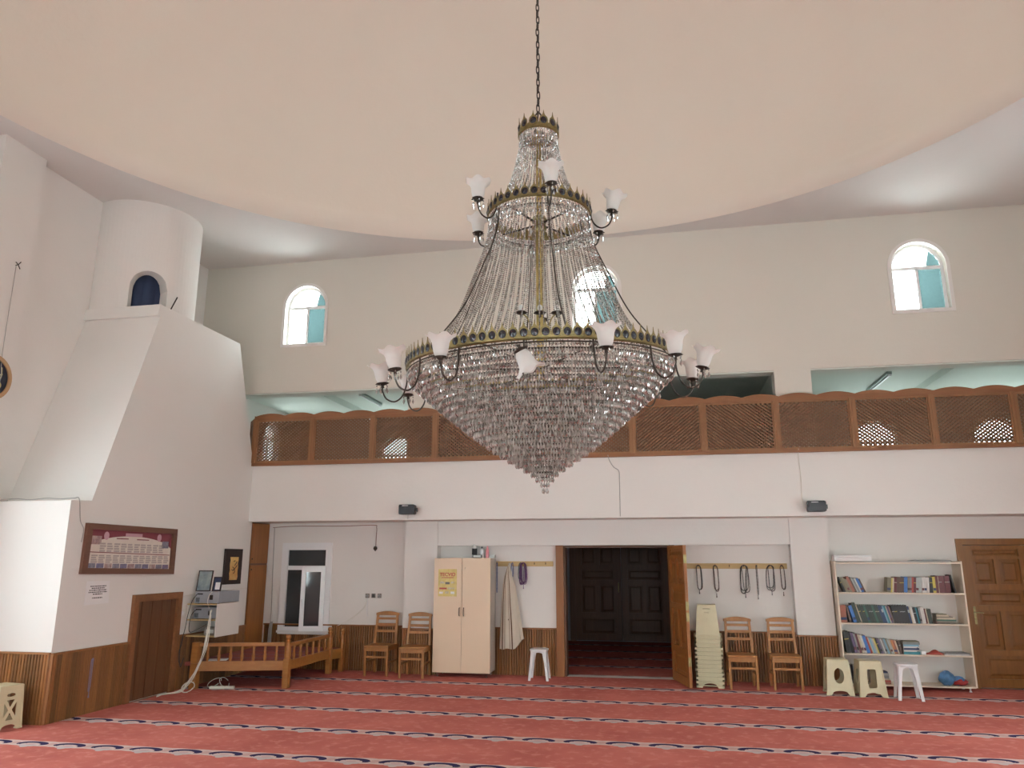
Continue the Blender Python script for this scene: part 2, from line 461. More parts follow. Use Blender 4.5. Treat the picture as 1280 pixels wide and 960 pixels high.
gal_open = [rect(XL + .05, -4.03, 3.28, 4.52), rect(-3.5, 1.71, 3.28, 4.52), rect(2.23, XR - .05, 3.28, 4.52)]
struct('wall_gallery_parapet', MB().box(-8.2, 5.8, YP, YP + .3, 2.36, 3.28), 'white_plaster', 'white parapet band below the lattice railing')
gal_open = [[(max(u, -8.19), max(v, 3.2801)) for u, v in h] for h in gal_open]
struct('wall_gallery_front', MB().sheet(rect(-8.2, 5.8, 3.28, HC + .2), gal_open + [hole(t) for t in BACK_WIN], mY(YP), .3), 'cream_plaster', 'white upper wall with arched windows over the gallery openings')
struct('gallery_lintel_trim', MB().box(-8.2, 5.8, YP + .02, YP + .29, 4.50, 4.519), 'grey_green_plaster')
struct('wall_gallery_back', MB().sheet(rect(-8.2, 6.9, 2.9, 5.0), [hole(t) for t in GAL_WIN], mY(15.55), .3), 'gallery_wall_dimmed', 'grey green back wall of the gallery')
struct('ceiling_gallery', MB().box(-8.2, 6.9, YP + .3, 15.85, 4.82, 5.0), 'grey_green_plaster', 'grey green ceiling of the gallery')
for x in (-3.78, 1.97): struct('wall_gallery_partition', MB().box(x - .10, x + .10, YP + .9, 15.55, 2.95, 4.82), 'grey_green_plaster', 'grey green partition dividing the gallery into bays')
for x in (-6.2, 4.7): struct('gallery_beam', MB().box(x - .1, x + .1, YP + .3, 15.55, 4.70, 4.82), 'grey_green_plaster', 'shallow grey green ceiling beam of the gallery')
struct('wall_gallery_right', MB().box(6.8, 7.0, YP + .3, 15.85, 2.4, 5.0).box(5.6, 7.0, YP + .1, YP + .3, 2.36, 5.0), 'grey_green_plaster')
# left wall, pilaster, right wall, front wall
lw_holes = [hole(t) for t in LEFT_WIN] + [arch(14.3, 3.5, .62, .7)]
struct('wall_left', MB().sheet(rect(-1.9, 15.85, 0, HC + .2), lw_holes, mX(XL, -1), .3), 'white_plaster', 'white left wall')
struct('wall_left_pilaster', MB().box(XL, -7.76, 7.06, 7.70, 0, HC), 'white_plaster', 'shallow white pilaster on the left wall')
struct('wall_right', MB().sheet(rect(-1.9, 12.5, 0, HC + .2), [hole(t) for t in RIGHT_WIN], mX(XR, 1), .3), 'white_plaster', 'white right wall')
struct('wall_front', MB().sheet(rect(-8.2, 5.8, 0, HC + .2), [hole(t) for t in FRONT_WIN], mY(YF, -1), .3), 'white_plaster', 'white front wall behind the viewer')
# ceiling with the round dome opening and the dome
DC, DA, DB_, DN = (-1.24, 5.06), 6.42, 6.42, 2.12
def sup(a, k=1.0):
    c, s = math.cos(a), math.sin(a)
    r = k / ((abs(c) / DA) ** DN + (abs(s) / DB_) ** DN) ** (1 / DN)
    return (DC[0] + r * c, DC[1] + r * s)
ND = 128
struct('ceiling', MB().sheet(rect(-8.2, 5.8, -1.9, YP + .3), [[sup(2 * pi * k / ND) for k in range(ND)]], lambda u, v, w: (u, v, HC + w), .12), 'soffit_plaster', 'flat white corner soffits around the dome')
dm = MB(); vs = []; fs = []; NR = 26; HD = 5.2
for i in range(NR):
    t = i / (NR - 1) * pi / 2 * .995
    for k in range(ND):
        x, y = sup(2 * pi * k / ND, max(math.cos(t), .006)); vs.append((x, y, HC + .0 + HD * math.sin(t)))
for i in range(NR - 1):
    for k in range(ND): fs.append((i * ND + k, i * ND + (k + 1) % ND, (i + 1) * ND + (k + 1) % ND, (i + 1) * ND + k))
fs.append(tuple((NR - 1) * ND + k for k in range(ND)))
dm.add(vs, fs)
dome = dm.build('ceiling_dome', 'dome_plaster', smooth=True); tag(dome, 'smooth cream dome over the hall', kind='structure')
so = dome.modifiers.new('thick', 'SOLIDIFY'); so.thickness = .1; so.offset = 1
# vestibule behind the entrance
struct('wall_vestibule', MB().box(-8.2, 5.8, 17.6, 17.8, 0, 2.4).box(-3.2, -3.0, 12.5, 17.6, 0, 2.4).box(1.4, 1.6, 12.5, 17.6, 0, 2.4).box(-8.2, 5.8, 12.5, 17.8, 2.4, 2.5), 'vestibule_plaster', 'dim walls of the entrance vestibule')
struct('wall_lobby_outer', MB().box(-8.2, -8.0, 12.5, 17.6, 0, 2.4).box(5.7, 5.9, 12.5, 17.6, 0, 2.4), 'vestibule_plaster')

# minaret base in the corner: vertical lower block, battered upper block, round shaft
TX = -6.72
tw = [(7.69, 0), (7.69, 2.42), (8.02, 2.44), (8.88, 5.03), (8.825, 5.03), (8.855, 5.20), (10.91, 5.21), (11.6, 3.3), (11.6, 2.36), (11.71, 2.36), (11.71, 0)]
struct('wall_tower', MB().prism(tw, mX(TX, -1), XL - TX + 0 if False else (TX - XL)), 'white_plaster', 'white minaret base with battered front standing in the corner')
# shaft with arched opening
sh = MB(); cx, cy, cr = -7.66, 9.64, .77
a0, a1, NA = R(-118), R(100), 44
def shaft_pt(a, z, r=cr): return (cx + r * math.cos(a), cy + r * math.sin(a), z)
aw0, aw1 = R(-64), R(-26)
# wall of the shaft built in strips, leaving the opening free
def arch_top(a):
    c = (aw0 + aw1) / 2; h = (aw1 - aw0) / 2; t = max(0, 1 - ((a - c) / h) ** 2)
    return 5.56 + .25 * math.sqrt(t)
angs = sorted(set([a0 + (a1 - a0) * k / NA for k in range(NA + 1)] + [aw0 + (aw1 - aw0) * k / 12 for k in range(13)]))
for i in range(len(angs) - 1):
    p, q = angs[i], angs[i + 1]; mid = (p + q) / 2
    if aw0 < mid < aw1:
        zp, zq = arch_top(p), arch_top(q)
        sh.add([shaft_pt(p, zp), shaft_pt(q, zq), shaft_pt(q, HC), shaft_pt(p, HC)], [(0, 1, 2, 3)])
        sh.add([shaft_pt(p, zp), shaft_pt(q, zq), shaft_pt(q, zq, cr - .2), shaft_pt(p, zp, cr - .2)], [(0, 1, 2, 3)])
    else:
        sh.add([shaft_pt(p, 5.0), shaft_pt(q, 5.0), shaft_pt(q, HC), shaft_pt(p, HC)], [(0, 1, 2, 3)])
for a in (aw0, aw1):
    sh.add([shaft_pt(a, 5.0), shaft_pt(a, 5.56), shaft_pt(a, 5.56, cr - .2), shaft_pt(a, 5.0, cr - .2)], [(0, 1, 2, 3)])
o = struct('wall_tower_shaft', sh, 'white_plaster', 'round white minaret shaft with a dark arched opening')
fl = MB()
vs = []; fs = []
for k in range(9):
    a = aw0 + (aw1 - aw0) * k / 8 * 1.3 - R(4)
    for z in (5.15, 5.5, 5.85): vs.append(shaft_pt(a, z, cr - .24 + .03 * math.sin(k * 2.1 + z * 2)))
for k in range(8):
    for j in range(2): fs.append((k * 3 + j, k * 3 + 3 + j, k * 3 + 4 + j, k * 3 + 1 + j))
fl.add(vs, fs)
fo = fl.build('cloth_drape', 'flag_navy', origin=(cx, cy, 5.2), smooth=True); tag(fo, 'dark navy cloth closing the arched opening of the minaret shaft', 'cloth')
fo.modifiers.new('t', 'SOLIDIFY').thickness = .012

# ------------------------------------------------------------------ windows
def window(name, t, plane, kind='arch', tint=True):
    """plane(u, v, w): w = 0 at the inner wall face, + outwards"""
    c, z, w, h, a = t
    fr = .045; d0 = .10
    mp = lambda u, v, ww: plane(u, v, d0 + ww)
    m = MB()
    if a:
        m.sheet(arch(c, z, w, h), [arch(c, z + fr, w - 2 * fr, h - fr)], mp, .05)
        m.box2 = None
    else:
        m.sheet(rect(c - w / 2, c + w / 2, z, z + h), [rect(c - w / 2 + fr, c + w / 2 - fr, z + fr, z + h - fr)], mp, .05)
    f = m.build(name, 'pvc_white'); f['kind'] = 'structure'
    m = MB(); b = .02
    zt = z + h if a else z + h * .7
    m.prism(rect(c - w / 2 + fr, c + w / 2 - fr, zt - b * 1.3, zt + b * 1.3), mp, .05)
    m.prism(rect(c - b, c + b, z + fr, zt - b), mp, .05)
    m.build('mullion', 'pvc_white', f)
    mp2 = lambda u, v, ww: plane(u, v, d0 + .02 + ww)
    def pn(loop, mt): MB().prism(loop, mp2, .006).build('pane', mt, f)
    tq = 'reveal_tint_pane' if tint else 'frosted_pane'
    pn(rect(c - w / 2 + fr, c - b, z + fr, zt - b), 'frosted_pane')
    pn(rect(c + b, c + w / 2 - fr, z + fr, zt - b), tq)
    if a:
        r = w / 2 - fr; n = 10; zc = zt + b
        k = 6
        pts = [(c + r * math.cos(pi * i / n), max(zc, z + h + r * math.sin(pi * i / n))) for i in range(n + 1)]
        # one frosted fanlight; the darker reveal outside is put into one side's colour
        right = [(c + .14, zc)] + pts[:4]
        left = [(c + .14, zc)] + pts[3:]
        pn(left, 'frosted_pane'); pn(right, tq)
    else:
        pn(rect(c - w / 2 + fr, c + w / 2 - fr, zt + b, z + h - fr), 'frosted_pane')
    return f
wi = 1
for t in BACK_WIN:
    f = window('window_%d' % wi, t, mY(YP), tint=True); f['label'] = 'arched white framed window with frosted panes high above the gallery'; wi += 1
    # slightly raised plaster surround and sill
    c, z, w, h, a = t
    MB().sheet(arch(c, z, w, h, grow=.05), [arch(c, z, w, h)], mY(YP, -1), .018).build('window_surround', 'white_plaster', f)
for t in FRONT_WIN: window('window_%d' % wi, t, mY(YF, -1), tint=False); wi += 1
for t in LEFT_WIN: window('window_%d' % wi, t, mX(XL, -1), tint=False); wi += 1
for t in RIGHT_WIN: window('window_%d' % wi, t, mX(XR, 1), tint=False); wi += 1
for t in GAL_WIN: window('window_%d' % wi, t, mY(15.55), tint=False); wi += 1
window('window_%d' % wi, (14.3, 3.5, .62, .7, 1), mX(XL, -1), tint=False); wi += 1
# low window in the back wall: white frame, dark panes, right sash ajar
f = MB().sheet(rect(-6.44, -5.53, .57, 2.03), [rect(-6.33, -5.64, .66, 1.91)], mY(YW - .02), .1).build('window_%d' % wi, 'pvc_white'); tag(f, 'white framed casement window with one sash ajar', kind='structure')
MB().box(-6.33, -5.64, YW, YW + .05, 1.58, 1.65).box(-6.02, -5.96, YW, YW + .05, .66, 1.58).build('mullion', 'pvc_white', f)
MB().box(-6.33, -5.64, YW + .02, YW + .03, 1.65, 1.91).build('pane', 'dark_glass', f)
MB().box(-6.33, -6.02, YW + .02, YW + .03, .66, 1.58).build('pane', 'dark_glass', f)
MB().box(-6.45, -5.52, YW - .035, YW - .021, .565, .60).build('window_sill', 'white_plaster', f)
sash = MB().sheet(rect(-.39, 0, .60, 1.63), [rect(-.32, -.07, .68, 1.55)], mY(-.03), .05)
# hinge on the right jamb, opened a little into the room
A = R(14); hx, hy = -5.62, YW - .03
def rotv(mb, a, ox, oy):
    mb.v = [(ox + x * math.cos(a) - y * math.sin(a), oy + x * math.sin(a) + y * math.cos(a), z) for x, y, z in mb.v]; return mb
so_ = rotv(sash, A, hx, hy).build('sash', 'pvc_white', f)
rotv(MB().box(-.32, -.07, -.01, 0, .68, 1.55), A, hx, hy).build('pane', 'dark_glass', so_)
rotv(MB().box(-.375, -.355, -.07, -.03, 1.07, 1.11).box(-.375, -.355, -.07, -.055, .99, 1.11), A, hx, hy).build('window_handle', 'pvc_white', so_)

# ------------------------------------------------------------------ wainscot: every board its own piece
def board_mesh(h, w=.08, t=.020):
    m = MB(); g = .009
    prof = [(-w / 2, 0), (-w / 2 + g, t), (-g, t), (0, t * .25), (g, t), (w / 2 - g, t), (w / 2, 0)]
    m.prism([(x, y) for x, y in prof], lambda u, v, ww: (u, -v, ww), h)
    return m.mesh('board', 'pine_board')
BM_CACHE = {}
def board(parent, h, loc, rz):
    k = round(h, 3)
    if k not in BM_CACHE: BM_CACHE[k] = board_mesh(h)
    return inst('board', BM_CACHE[k], parent, loc, (0, 0, rz))
def wainscot(name, p, q, h, label, holes=()):
    """boards from p to q on the wall whose room side is to the right of p->q"""
    p, q = Vector((*p, 0)), Vector((*q, 0)); d = (q - p); L = d.length; d.normalize(); nrm = Vector((d.y, -d.x, 0))
    ang = math.atan2(d.y, d.x)
    cap = MB(); c0 = p + nrm * .016; c1 = q + nrm * .016
    cap.bar((c0.x, c0.y, h + .008), (c1.x, c1.y, h + .008), .034, .022)
    root = cap.build(name, 'pine_trim'); tag(root, label, kind='structure')
    n = max(1, round(L / .08)); s = L / n
    for i in range(n):
        c = p + d * (s * (i + .5)); hh = h
        for (a, b, nh) in holes:
            if a < s * (i + .5) < b: hh = nh
        board(root, hh, (c.x, c.y, .0), ang)
    return root
WH = .69
wainscot('wainscot_back', (-6.69, YW), (-4.18, YW), WH, 'varnished pine wainscot under the low window', holes=[(.22, 1.2, .54)])
wainscot('wainscot_back', (-4.18, YB), (-3.63, YB), WH - .02, 'varnished pine wainscot around the pillar by the wardrobe')
wainscot('wainscot_back', (-3.63, YW), (-1.72, YW), WH, 'varnished pine wainscot between wardrobe and entrance')
wainscot('wainscot_back', (.16, YW), (1.82, YW), WH, 'varnished pine wainscot behind the stacked stools and chairs')
wainscot('wainscot_back', (1.82, YB), (2.35, YB), WH - .02, 'varnished pine wainscot around the pillar by the bookshelf')
wainscot('wainscot_back', (2.35, YW), (4.14, YW), WH, 'varnished pine wainscot behind the bookshelf')
wainscot('wainscot_back', (-4.18, YW), (-4.18, YB), WH - .02, 'narrow pine wainscot on the window side of a pillar')
wainscot('wainscot_back', (-3.63, YB), (-3.63, YW), WH - .02, 'narrow pine wainscot on the wardrobe side of a pillar')
wainscot('wainscot_back', (1.82, YW), (1.82, YB), WH - .02, 'narrow pine wainscot on the chair side of a pillar')
wainscot('wainscot_back', (2.35, YB), (2.35, YW), WH - .02, 'narrow pine wainscot on the bookshelf side of a pillar')
wainscot('wainscot_left', (TX, 7.69), (TX, 8.93), .72, 'varnished pine wainscot on the minaret base before the small door')
wainscot('wainscot_left', (TX, 9.93), (TX, 11.71), .71, 'varnished pine wainscot on the minaret base beyond the small door')
wainscot('wainscot_left', (XL, 7.69), (TX, 7.69), .73, 'varnished pine wainscot on the lit front of the minaret base')

# ------------------------------------------------------------------ doors
def panel_door(parent, x0, x1, z0, z1, y, m_frame, m_panel, s=-1, map3=None, t=.04, cols=2, handle_cb=None):
    """stiles, rails and raised panels; built in the plane y, front towards s"""
    P = map3 or (lambda u, v, w: (u, y + s * w, v))
    def bx(u0, u1, v0, v1, w0, w1):
        m = MB(); m.add([P(u, v, w) for w in (w0, w1) for (u, v) in rect(u0, u1, v0, v1)], [(0, 1, 2, 3), (7, 6, 5, 4), (0, 4, 5, 1), (1, 5, 6, 2), (2, 6, 7, 3), (3, 7, 4, 0)]); return m
    W = x1 - x0; st = W * .135; H = z1 - z0
    rows = [(.0, .085), (.235, .285), (.47, .515), (.605, .65), (.875, .925), (.985, 1.0)]
    fr = MB()
    def addb(u0, u1, v0, v1, w0=0, w1=t):
        b = bx(u0, u1, v0, v1, w0, w1); fr.add(b.v, b.f)
    bays = [(.085, .235, 1), (.285, .47, 2), (.515, .605, 1), (.65, .875, 2), (.925, .985, 1)]
    bays = [(.06, .22, 1), (.26, .53, 2), (.57, .68, 1), (.72, .90, 2), (.925, .975, 1)] if cols == 2 else [(.07, .95, 1)]
    addb(x0, x0 + st, z0, z1); addb(x1 - st, x1, z0, z1)
    edges = [0.0] + [e for b in bays for e in b[:2]] + [1.0]
    for i in range(0, len(edges), 2): addb(x0 + st, x1 - st, z0 + H * edges[i], z0 + H * edges[i + 1])
    leaf = None
    pans = []
    for a, b, n in bays:
        if n == 2:
            mid = (x0 + x1) / 2; addb(mid - st * .28, mid + st * .28, z0 + H * a, z0 + H * b)
            pans += [(x0 + st, mid - st * .28, a, b), (mid + st * .28, x1 - st, a, b)]
        else: pans.append((x0 + st, x1 - st, a, b))
    leaf = fr.build('door_leaf', m_frame, parent)
    for (u0, u1, a, b) in pans:
        v0, v1 = z0 + H * a, z0 + H * b; e = min(.045, (u1 - u0) * .18, (v1 - v0) * .25)
        m = MB()
        vs = [P(u, v, .012) for u, v in rect(u0, u1, v0, v1)] + [P(u, v, .016) for u, v in rect(u0 + e, u1 - e, v0 + e, v1 - e)] + [P(u, v, .03) for u, v in rect(u0 + e * 1.5, u1 - e * 1.5, v0 + e * 1.5, v1 - e * 1.5)]
        fs = [(8, 9, 10, 11)]
        for k in range(4):
            j = (k + 1) % 4; fs += [(k, j, 4 + j, 4 + k), (4 + k, 4 + j, 8 + j, 8 + k)]
        m.add(vs, fs); m.build('panel', m_panel, leaf)
    return leaf
# right side door
d = MB().box(4.13, 4.215, YW - .03, YW + .02, 0, 1.955).box(5.05, 5.14, YW - .03, YW + .02, 0, 1.955).box(4.13, 5.14, YW - .03, YW + .02, 1.955, 2.045).build('door_1', 'door_wood'); tag(d, 'varnished wooden panel door beside the bookshelf', kind='structure')
lf = panel_door(d, 4.215, 5.05, .015, 1.95, YW + .035, 'door_wood', 'door_panel_wood')
hd = MB().box(4.255, 4.285, YW - .016, YW - .004, .86, 1.10)
hd.tube([(4.27, YW - .01, 1.02), (4.27, YW - .05, 1.02), (4.30, YW - .055, 1.02), (4.37, YW - .055, 1.015)], .008)
hd.build('door_handle', 'antique_brass', lf)
# entrance: frame, opened leaf
d = MB().box(-1.72, -1.60, YW - .05, YW + .02, 0, 1.98).build('door_2', 'leaf_wood'); tag(d, 'wooden frame of the open entrance with its leaf swung into the hall', kind='structure')
MB().box(.05, .13, YW - .02, YW + .02, 0, 1.98).box(-1.60, .05, YW + .0, YW + .2, 1.935, 1.965).box(-1.6, -1.57, YW, YW + .2, 0, 1.94).build('door_lining', 'old_door_wood', d)
leaf_a = math.atan2(11.44 - 12.26, .28 - .06)   # direction of the swung leaf in plan
hx, hy = .065, 12.26
ca, sa = math.cos(leaf_a), math.sin(leaf_a)
nrm = (sa, -ca)  # towards -x side (seen face)
mp = lambda u, v, w: (hx + u * ca + nrm[0] * w, hy + u * sa + nrm[1] * w, v)
lf = panel_door(d, 0, .85, .02, 1.955, 0, 'leaf_wood', 'leaf_wood', map3=mp, t=.045)
m = MB()
for z in (.3, .9, 1.05, 1.7): m.add([mp(u, v, w) for w in (.0, .045) for (u, v) in rect(.851, .856, z, z + .12)], [(0, 1, 2, 3), (7, 6, 5, 4), (0, 4, 5, 1), (1, 5, 6, 2), (2, 6, 7, 3), (3, 7, 4, 0)])
m.build('latch_plate', 'antique_brass', lf)
# outer double door of the vestibule
d = MB().box(-2.15, -2.02, 17.53, 17.6, 0, 2.28).box(.02, .15, 17.53, 17.6, 0, 2.28).box(-2.15, .15, 17.53, 17.6, 2.28, 2.38).build('door_3', 'old_door_wood'); tag(d, 'dark wooden double door at the far end of the vestibule', kind='structure')
for a, b in ((-2.02, -1.0), (-.995, .02)):
    lf = panel_door(d, a, b, .02, 2.27, 17.58, 'old_door_wood', 'old_door_wood')
MB().tube([(-1.06, 17.53, 1.25), (-1.06, 17.48, 1.25), (-1.06, 17.48, 1.05), (-1.06, 17.53, 1.05)], .012).build('door_handle', 'brass', lf)
# small plank door into the minaret
d = MB()
mp = lambda u, v, w: (TX + w, u, v)
d.sheet([(8.93, 0), (9.93, 0), (9.93, 1.31), (8.93, 1.31)], [[(9.02, .0001), (9.83, .0001), (9.83, 1.22), (9.02, 1.22)]], mp, .05)
d = d.build('door_4', 'rail_wood'); tag(d, 'small plank door with wooden frame in the minaret base', kind='structure')
for i in range(8):
    y0 = 9.02 + .81 * i / 8
    MB().box(TX, TX + .016 + .004 * (i % 2), y0 + .003, y0 + .81 / 8 - .003, .01, 1.22).build('plank', 'old_door_wood', d)
# tall narrow cupboard between the minaret base and the window wall
d = thing('corner_cupboard', 'tall narrow wooden cupboard with two doors filling the corner by the window', 'cupboard', (-6.72, 11.98, 0))
MB().box(-7.1, -6.72, 11.715, 12.295, 0, 2.355).build('body', 'frame_wood', d)
for z0, z1 in ((.02, 1.66), (1.69, 2.34)):
    dd = MB().box(-6.72, -6.70, 11.73, 12.27, z0, z1).build('door', 'leaf_wood', d, bevel=.004)
    zk = z0 + .04 if z0 > 1 else z1 - .1
    MB().lathe([(.0, 0), (.012, 0), (.012, .02), (0, .025)], 10).build('knob', 'dark_bronze', dd, origin=(0, 0, 0)).location = (.02, -.22, zk + .02)

# ------------------------------------------------------------------ gallery railing with lattice panels
def clip_line(px, pz, dx, dz, x0, x1, z0, z1):
    t0, t1 = -1e9, 1e9
    for p, d, a, b in ((px, dx, x0, x1), (pz, dz, z0, z1)):
        ta, tb = (a - p) / d, (b - p) / d
        t0, t1 = max(t0, min(ta, tb)), min(t1, max(ta, tb))
    return (t0, t1) if t1 - t0 > .03 else None
def lattice(mp, W, H, flip):
    m = MB(); A = R(38); pitch = .040
    for layer, sg in ((0, 1 if flip else -1), (1, -1 if flip else 1)):
        dx, dz = math.cos(A), sg * math.sin(A); nx, nz = -dz, dx; w = .0285 if layer == 0 else .025
        lo = min(0, nx * W) + min(0, nz * H); hi = max(0, nx * W) + max(0, nz * H)
        k = lo + pitch / 2
        while k < hi:
            c = clip_line(nx * k, nz * k, dx, dz, 0, W, 0, H)
            if c:
                a = (nx * k + dx * c[0], nz * k + dz * c[0]); b = (nx * k + dx * c[1], nz * k + dz * c[1])
                y0 = .0 if layer == 0 else .016
                vs = []
                for yy in (y0, y0 + (.015 if layer == 0 else .010)):
                    for (q, s_) in ((a, 1), (b, 1), (b, -1), (a, -1)):
                        vs.append(mp(q[0] + nx * w / 2 * s_, q[1] + nz * w / 2 * s_, yy))
                m.add(vs, [(0, 1, 2, 3), (7, 6, 5, 4), (0, 4, 5, 1), (1, 5, 6, 2), (2, 6, 7, 3), (3, 7, 4, 0)])
            k += pitch
    return m
rail = thing('gallery_railing', 'brown wooden lattice railing with scalloped top along the gallery', 'railing', (-.9, YP, 3.28))
RY = YP - .045
posts = [-6.70, -5.66, -4.60, -3.54, -2.49, -1.45, -.42, .63, 1.68, 2.74, 3.80, 4.86, 5.45]
m = MB().box(-6.72, 5.48, RY - .01, RY + .05, 3.27, 3.32); m.build('bottom_rail', 'rail_wood', rail)
# scalloped top board
pts = []; x = -6.72; N = 460
for i in range(N + 1):
    x = -6.72 + 12.2 * i / N; ph = (x + 6.70) / 1.055 * 2 % 1.0
    pts.append((x, 4.105 + .045 * math.sin(pi * ph) ** .8))
tp = MB(); vs = []; fs = []
for i, (x, z) in enumerate(pts): vs += [(x, RY - .012, 4.035), (x, RY - .012, z), (x, RY + .03, z), (x, RY + .03, 4.035)]
for i in range(N):
    for k in range(4): fs.append((i * 4 + k, i * 4 + (k + 1) % 4, i * 4 + 4 + (k + 1) % 4, i * 4 + 4 + k))
fs += [(0, 1, 2, 3), (N * 4 + 3, N * 4 + 2, N * 4 + 1, N * 4)]
tp.add(vs, fs).build('top_rail', 'rail_wood', rail)
pm = None
for i, x in enumerate(posts):
    m = MB().box(x - .036, x + .036, RY - .02, RY + .04, 3.32, 4.05).build('post', 'lattice_post', rail)
    MB().box(x - .003, x + .003, RY - .024, RY - .02, 3.33, 4.03).build('post_groove', 'rail_wood', m)
for i in range(len(posts) - 1):
    a, b = posts[i] + .036, posts[i + 1] - .036
    fr = MB().box(a, b, RY - .004, RY + .035, 3.32, 3.345).box(a, b, RY - .004, RY + .035, 4.01, 4.036).box(a, a + .022, RY - .004, RY + .035, 3.345, 4.01).box(b - .022, b, RY - .004, RY + .035, 3.345, 4.01)
    f = fr.build('lattice_frame', 'lattice_post', rail)
    o = lattice(lambda u, v, w, a=a: (a + .022 + u, RY + .005 + w, 3.345 + v), b - a - .044, .665, i % 2 == 0 if i < 6 else i % 2 == 0).build('lattice_slats', 'lattice_wood', f)
    o['kind'] = 'stuff'

_a, _b = Vector((-6.70, RY + .01)), Vector((-7.02, RY + .40)); _d = (_b - _a).normalized(); _n = Vector((_d.y, -_d.x)); _L = (_b - _a).length
_mp = lambda u, v, w: (_a.x + _d.x * u + _n.x * w, _a.y + _d.y * u + _n.y * w, v)
MB().prism(rect(.03, _L, 3.285, 3.345), lambda u, v, w: _mp(u, v, w - .01), .04).prism(rect(.03, _L, 4.01, 4.10), lambda u, v, w: _mp(u, v, w - .01), .04).prism(rect(_L - .05, _L, 3.345, 4.01), lambda u, v, w: _mp(u, v, w - .01), .04).build('return_frame', 'rail_wood', rail)
lattice(lambda u, v, w: _mp(.03 + u, 3.345 + v, w), _L - .08, .665, True).build('lattice_slats', 'lattice_wood', rail)['kind'] = 'stuff'

# fluorescent battens on the gallery ceiling
for x, y0, y1, lb in ((-5.5, 13.1, 14.15, 'grey fluorescent batten on the gallery ceiling above the minaret end'), (3.8, 13.3, 14.7, 'grey fluorescent batten on the gallery ceiling near the side door end')):
    b = thing('fluorescent_light', lb, 'ceiling light', (x, y0, 4.82))
    MB().box(x - .04, x + .04, y0, y1, 4.77, 4.82).build('housing', 'light_housing', b, bevel=.006)
    MB().tube([(x, y0 + .04, 4.755), (x, y1 - .04, 4.755)], .016, 8).build('tube', 'white_plastic', b, smooth=True)
    for ya in (y0, y1 - .03): MB().box(x - .025, x + .025, ya, ya + .03, 4.735, 4.77).build('tube_holder', 'white_plastic', b)

# ------------------------------------------------------------------ the chandelier
CX, CY, CZ = -.885, 5.60, 2.25
ch = thing('chandelier', 'huge tiered crystal chandelier with brass crowns hanging from the dome on a chain', 'chandelier', (CX, CY, CZ))
FRONT = math.atan2(-CY, -CX)             # angle pointing back along the hall axis
def ang(a): return FRONT + R(a)          # a > 0 turns towards the side door end
def Z(z): return z - CZ
# chain of links
lk = MB(); pts = []
for k in range(16):
    a = 2 * pi * k / 16; x = .0125 * math.cos(a); z = .027 * math.sin(a) + (.012 if math.sin(a) > 0 else -.012) * abs(math.sin(a)) ** .3
    pts.append((x, 0, z))
lk.tube(pts, .0052, 6, True); link = lk.mesh('chain_link', 'dark_bronze', True)
z = 5.43; i = 0
top_z = HC + HD * .993
while z < top_z and i < 130:
    inst('chain_link', link, ch, (.002 * (i % 3 - 1), 0, Z(z)), (0, 0, R(35) + (pi / 2 if i % 2 else 0))); z += .061; i += 1
for k in range(4):
    a = ang(20 + 90 * k)
    p0 = Vector((.12 * math.cos(a), .12 * math.sin(a), Z(5.235))); p1 = Vector((0, 0, Z(5.40)))
    m = MB().tube([p0, p0.lerp(p1, .5) + Vector((.01, 0, 0)), p1], .007, 6); m.build('hanger_rod', 'dark_bronze', ch, origin=(0, 0, 0))
def ring_band(r, z0, z1, t=.006, n=72):
    return MB().lathe([(r, z0), (r + t * .3, z0 - .004), (r + t, z0), (r + t, z1), (r, z1), (r, z0)], n, cap=False)
# finial medallion: dark oval cabochon on a pierced gold plate with a spike
def medallion_mesh(s):
    m = MB()
    out = [(-.030, -.03), (.030, -.03), (.030, .0), (.024, .022), (.010, .036), (.004, .05), (0, .075), (-.004, .05), (-.010, .036), (-.024, .022), (-.030, .0)]
    m.prism([(x * s, z * s) for x, z in out], lambda u, v, w: (w, u, v), .004, 0)
    n = 14; r = .022 * s
    vs = [(.004 + .009 * s, 0, .0)] + [(.0075, r * .8 * math.cos(2 * pi * k / n) * 1.0, r * math.sin(2 * pi * k / n)) for k in range(n)] + [(.004, r * math.cos(2 * pi * k / n), r * 1.12 * math.sin(2 * pi * k / n)) for k in range(n)]
    fs = [(0, 1 + k, 1 + (k + 1) % n) for k in range(n)] + [(1 + k, 1 + n + k, 1 + n + (k + 1) % n, 1 + (k + 1) % n) for k in range(n)]
    m.add(vs, fs, 1)
    return m.mesh('medallion', ['antique_brass', 'medallion_dark'])
def crown(name, r, z, n, s, hb):
    o = ring_band(r, Z(z) - hb, Z(z)).build(name, 'antique_brass', ch, origin=(0, 0, 0), smooth=True)
    MB().lathe([(r + .002, Z(z) - hb), (r + .012, Z(z) - hb - .006), (r + .002, Z(z) - hb - .012)], 72, cap=False).lathe([(r + .002, Z(z) + .006), (r + .010, Z(z)), (r + .002, Z(z) - .006)], 72, cap=False).build('rim_moulding', 'antique_brass', o, origin=(0, 0, 0), smooth=True)
    me = medallion_mesh(s)
    for k in range(n):
        a = ang(360 / n * (k + .5))
        inst('medallion', me, o, ((r + .004) * math.cos(a), (r + .004) * math.sin(a), Z(z) + .015 * s), (0, 0, a))
    return o
ZT, ZU, ZL = 5.205, 4.455, 3.215
crown('top_crown', .158, ZT, 12, 1.25, .035)
crown('upper_crown', .41, ZU, 36, 1.15, .02)
low_crown = crown('lower_crown', 1.02, ZL, 92, 1.15, .02)
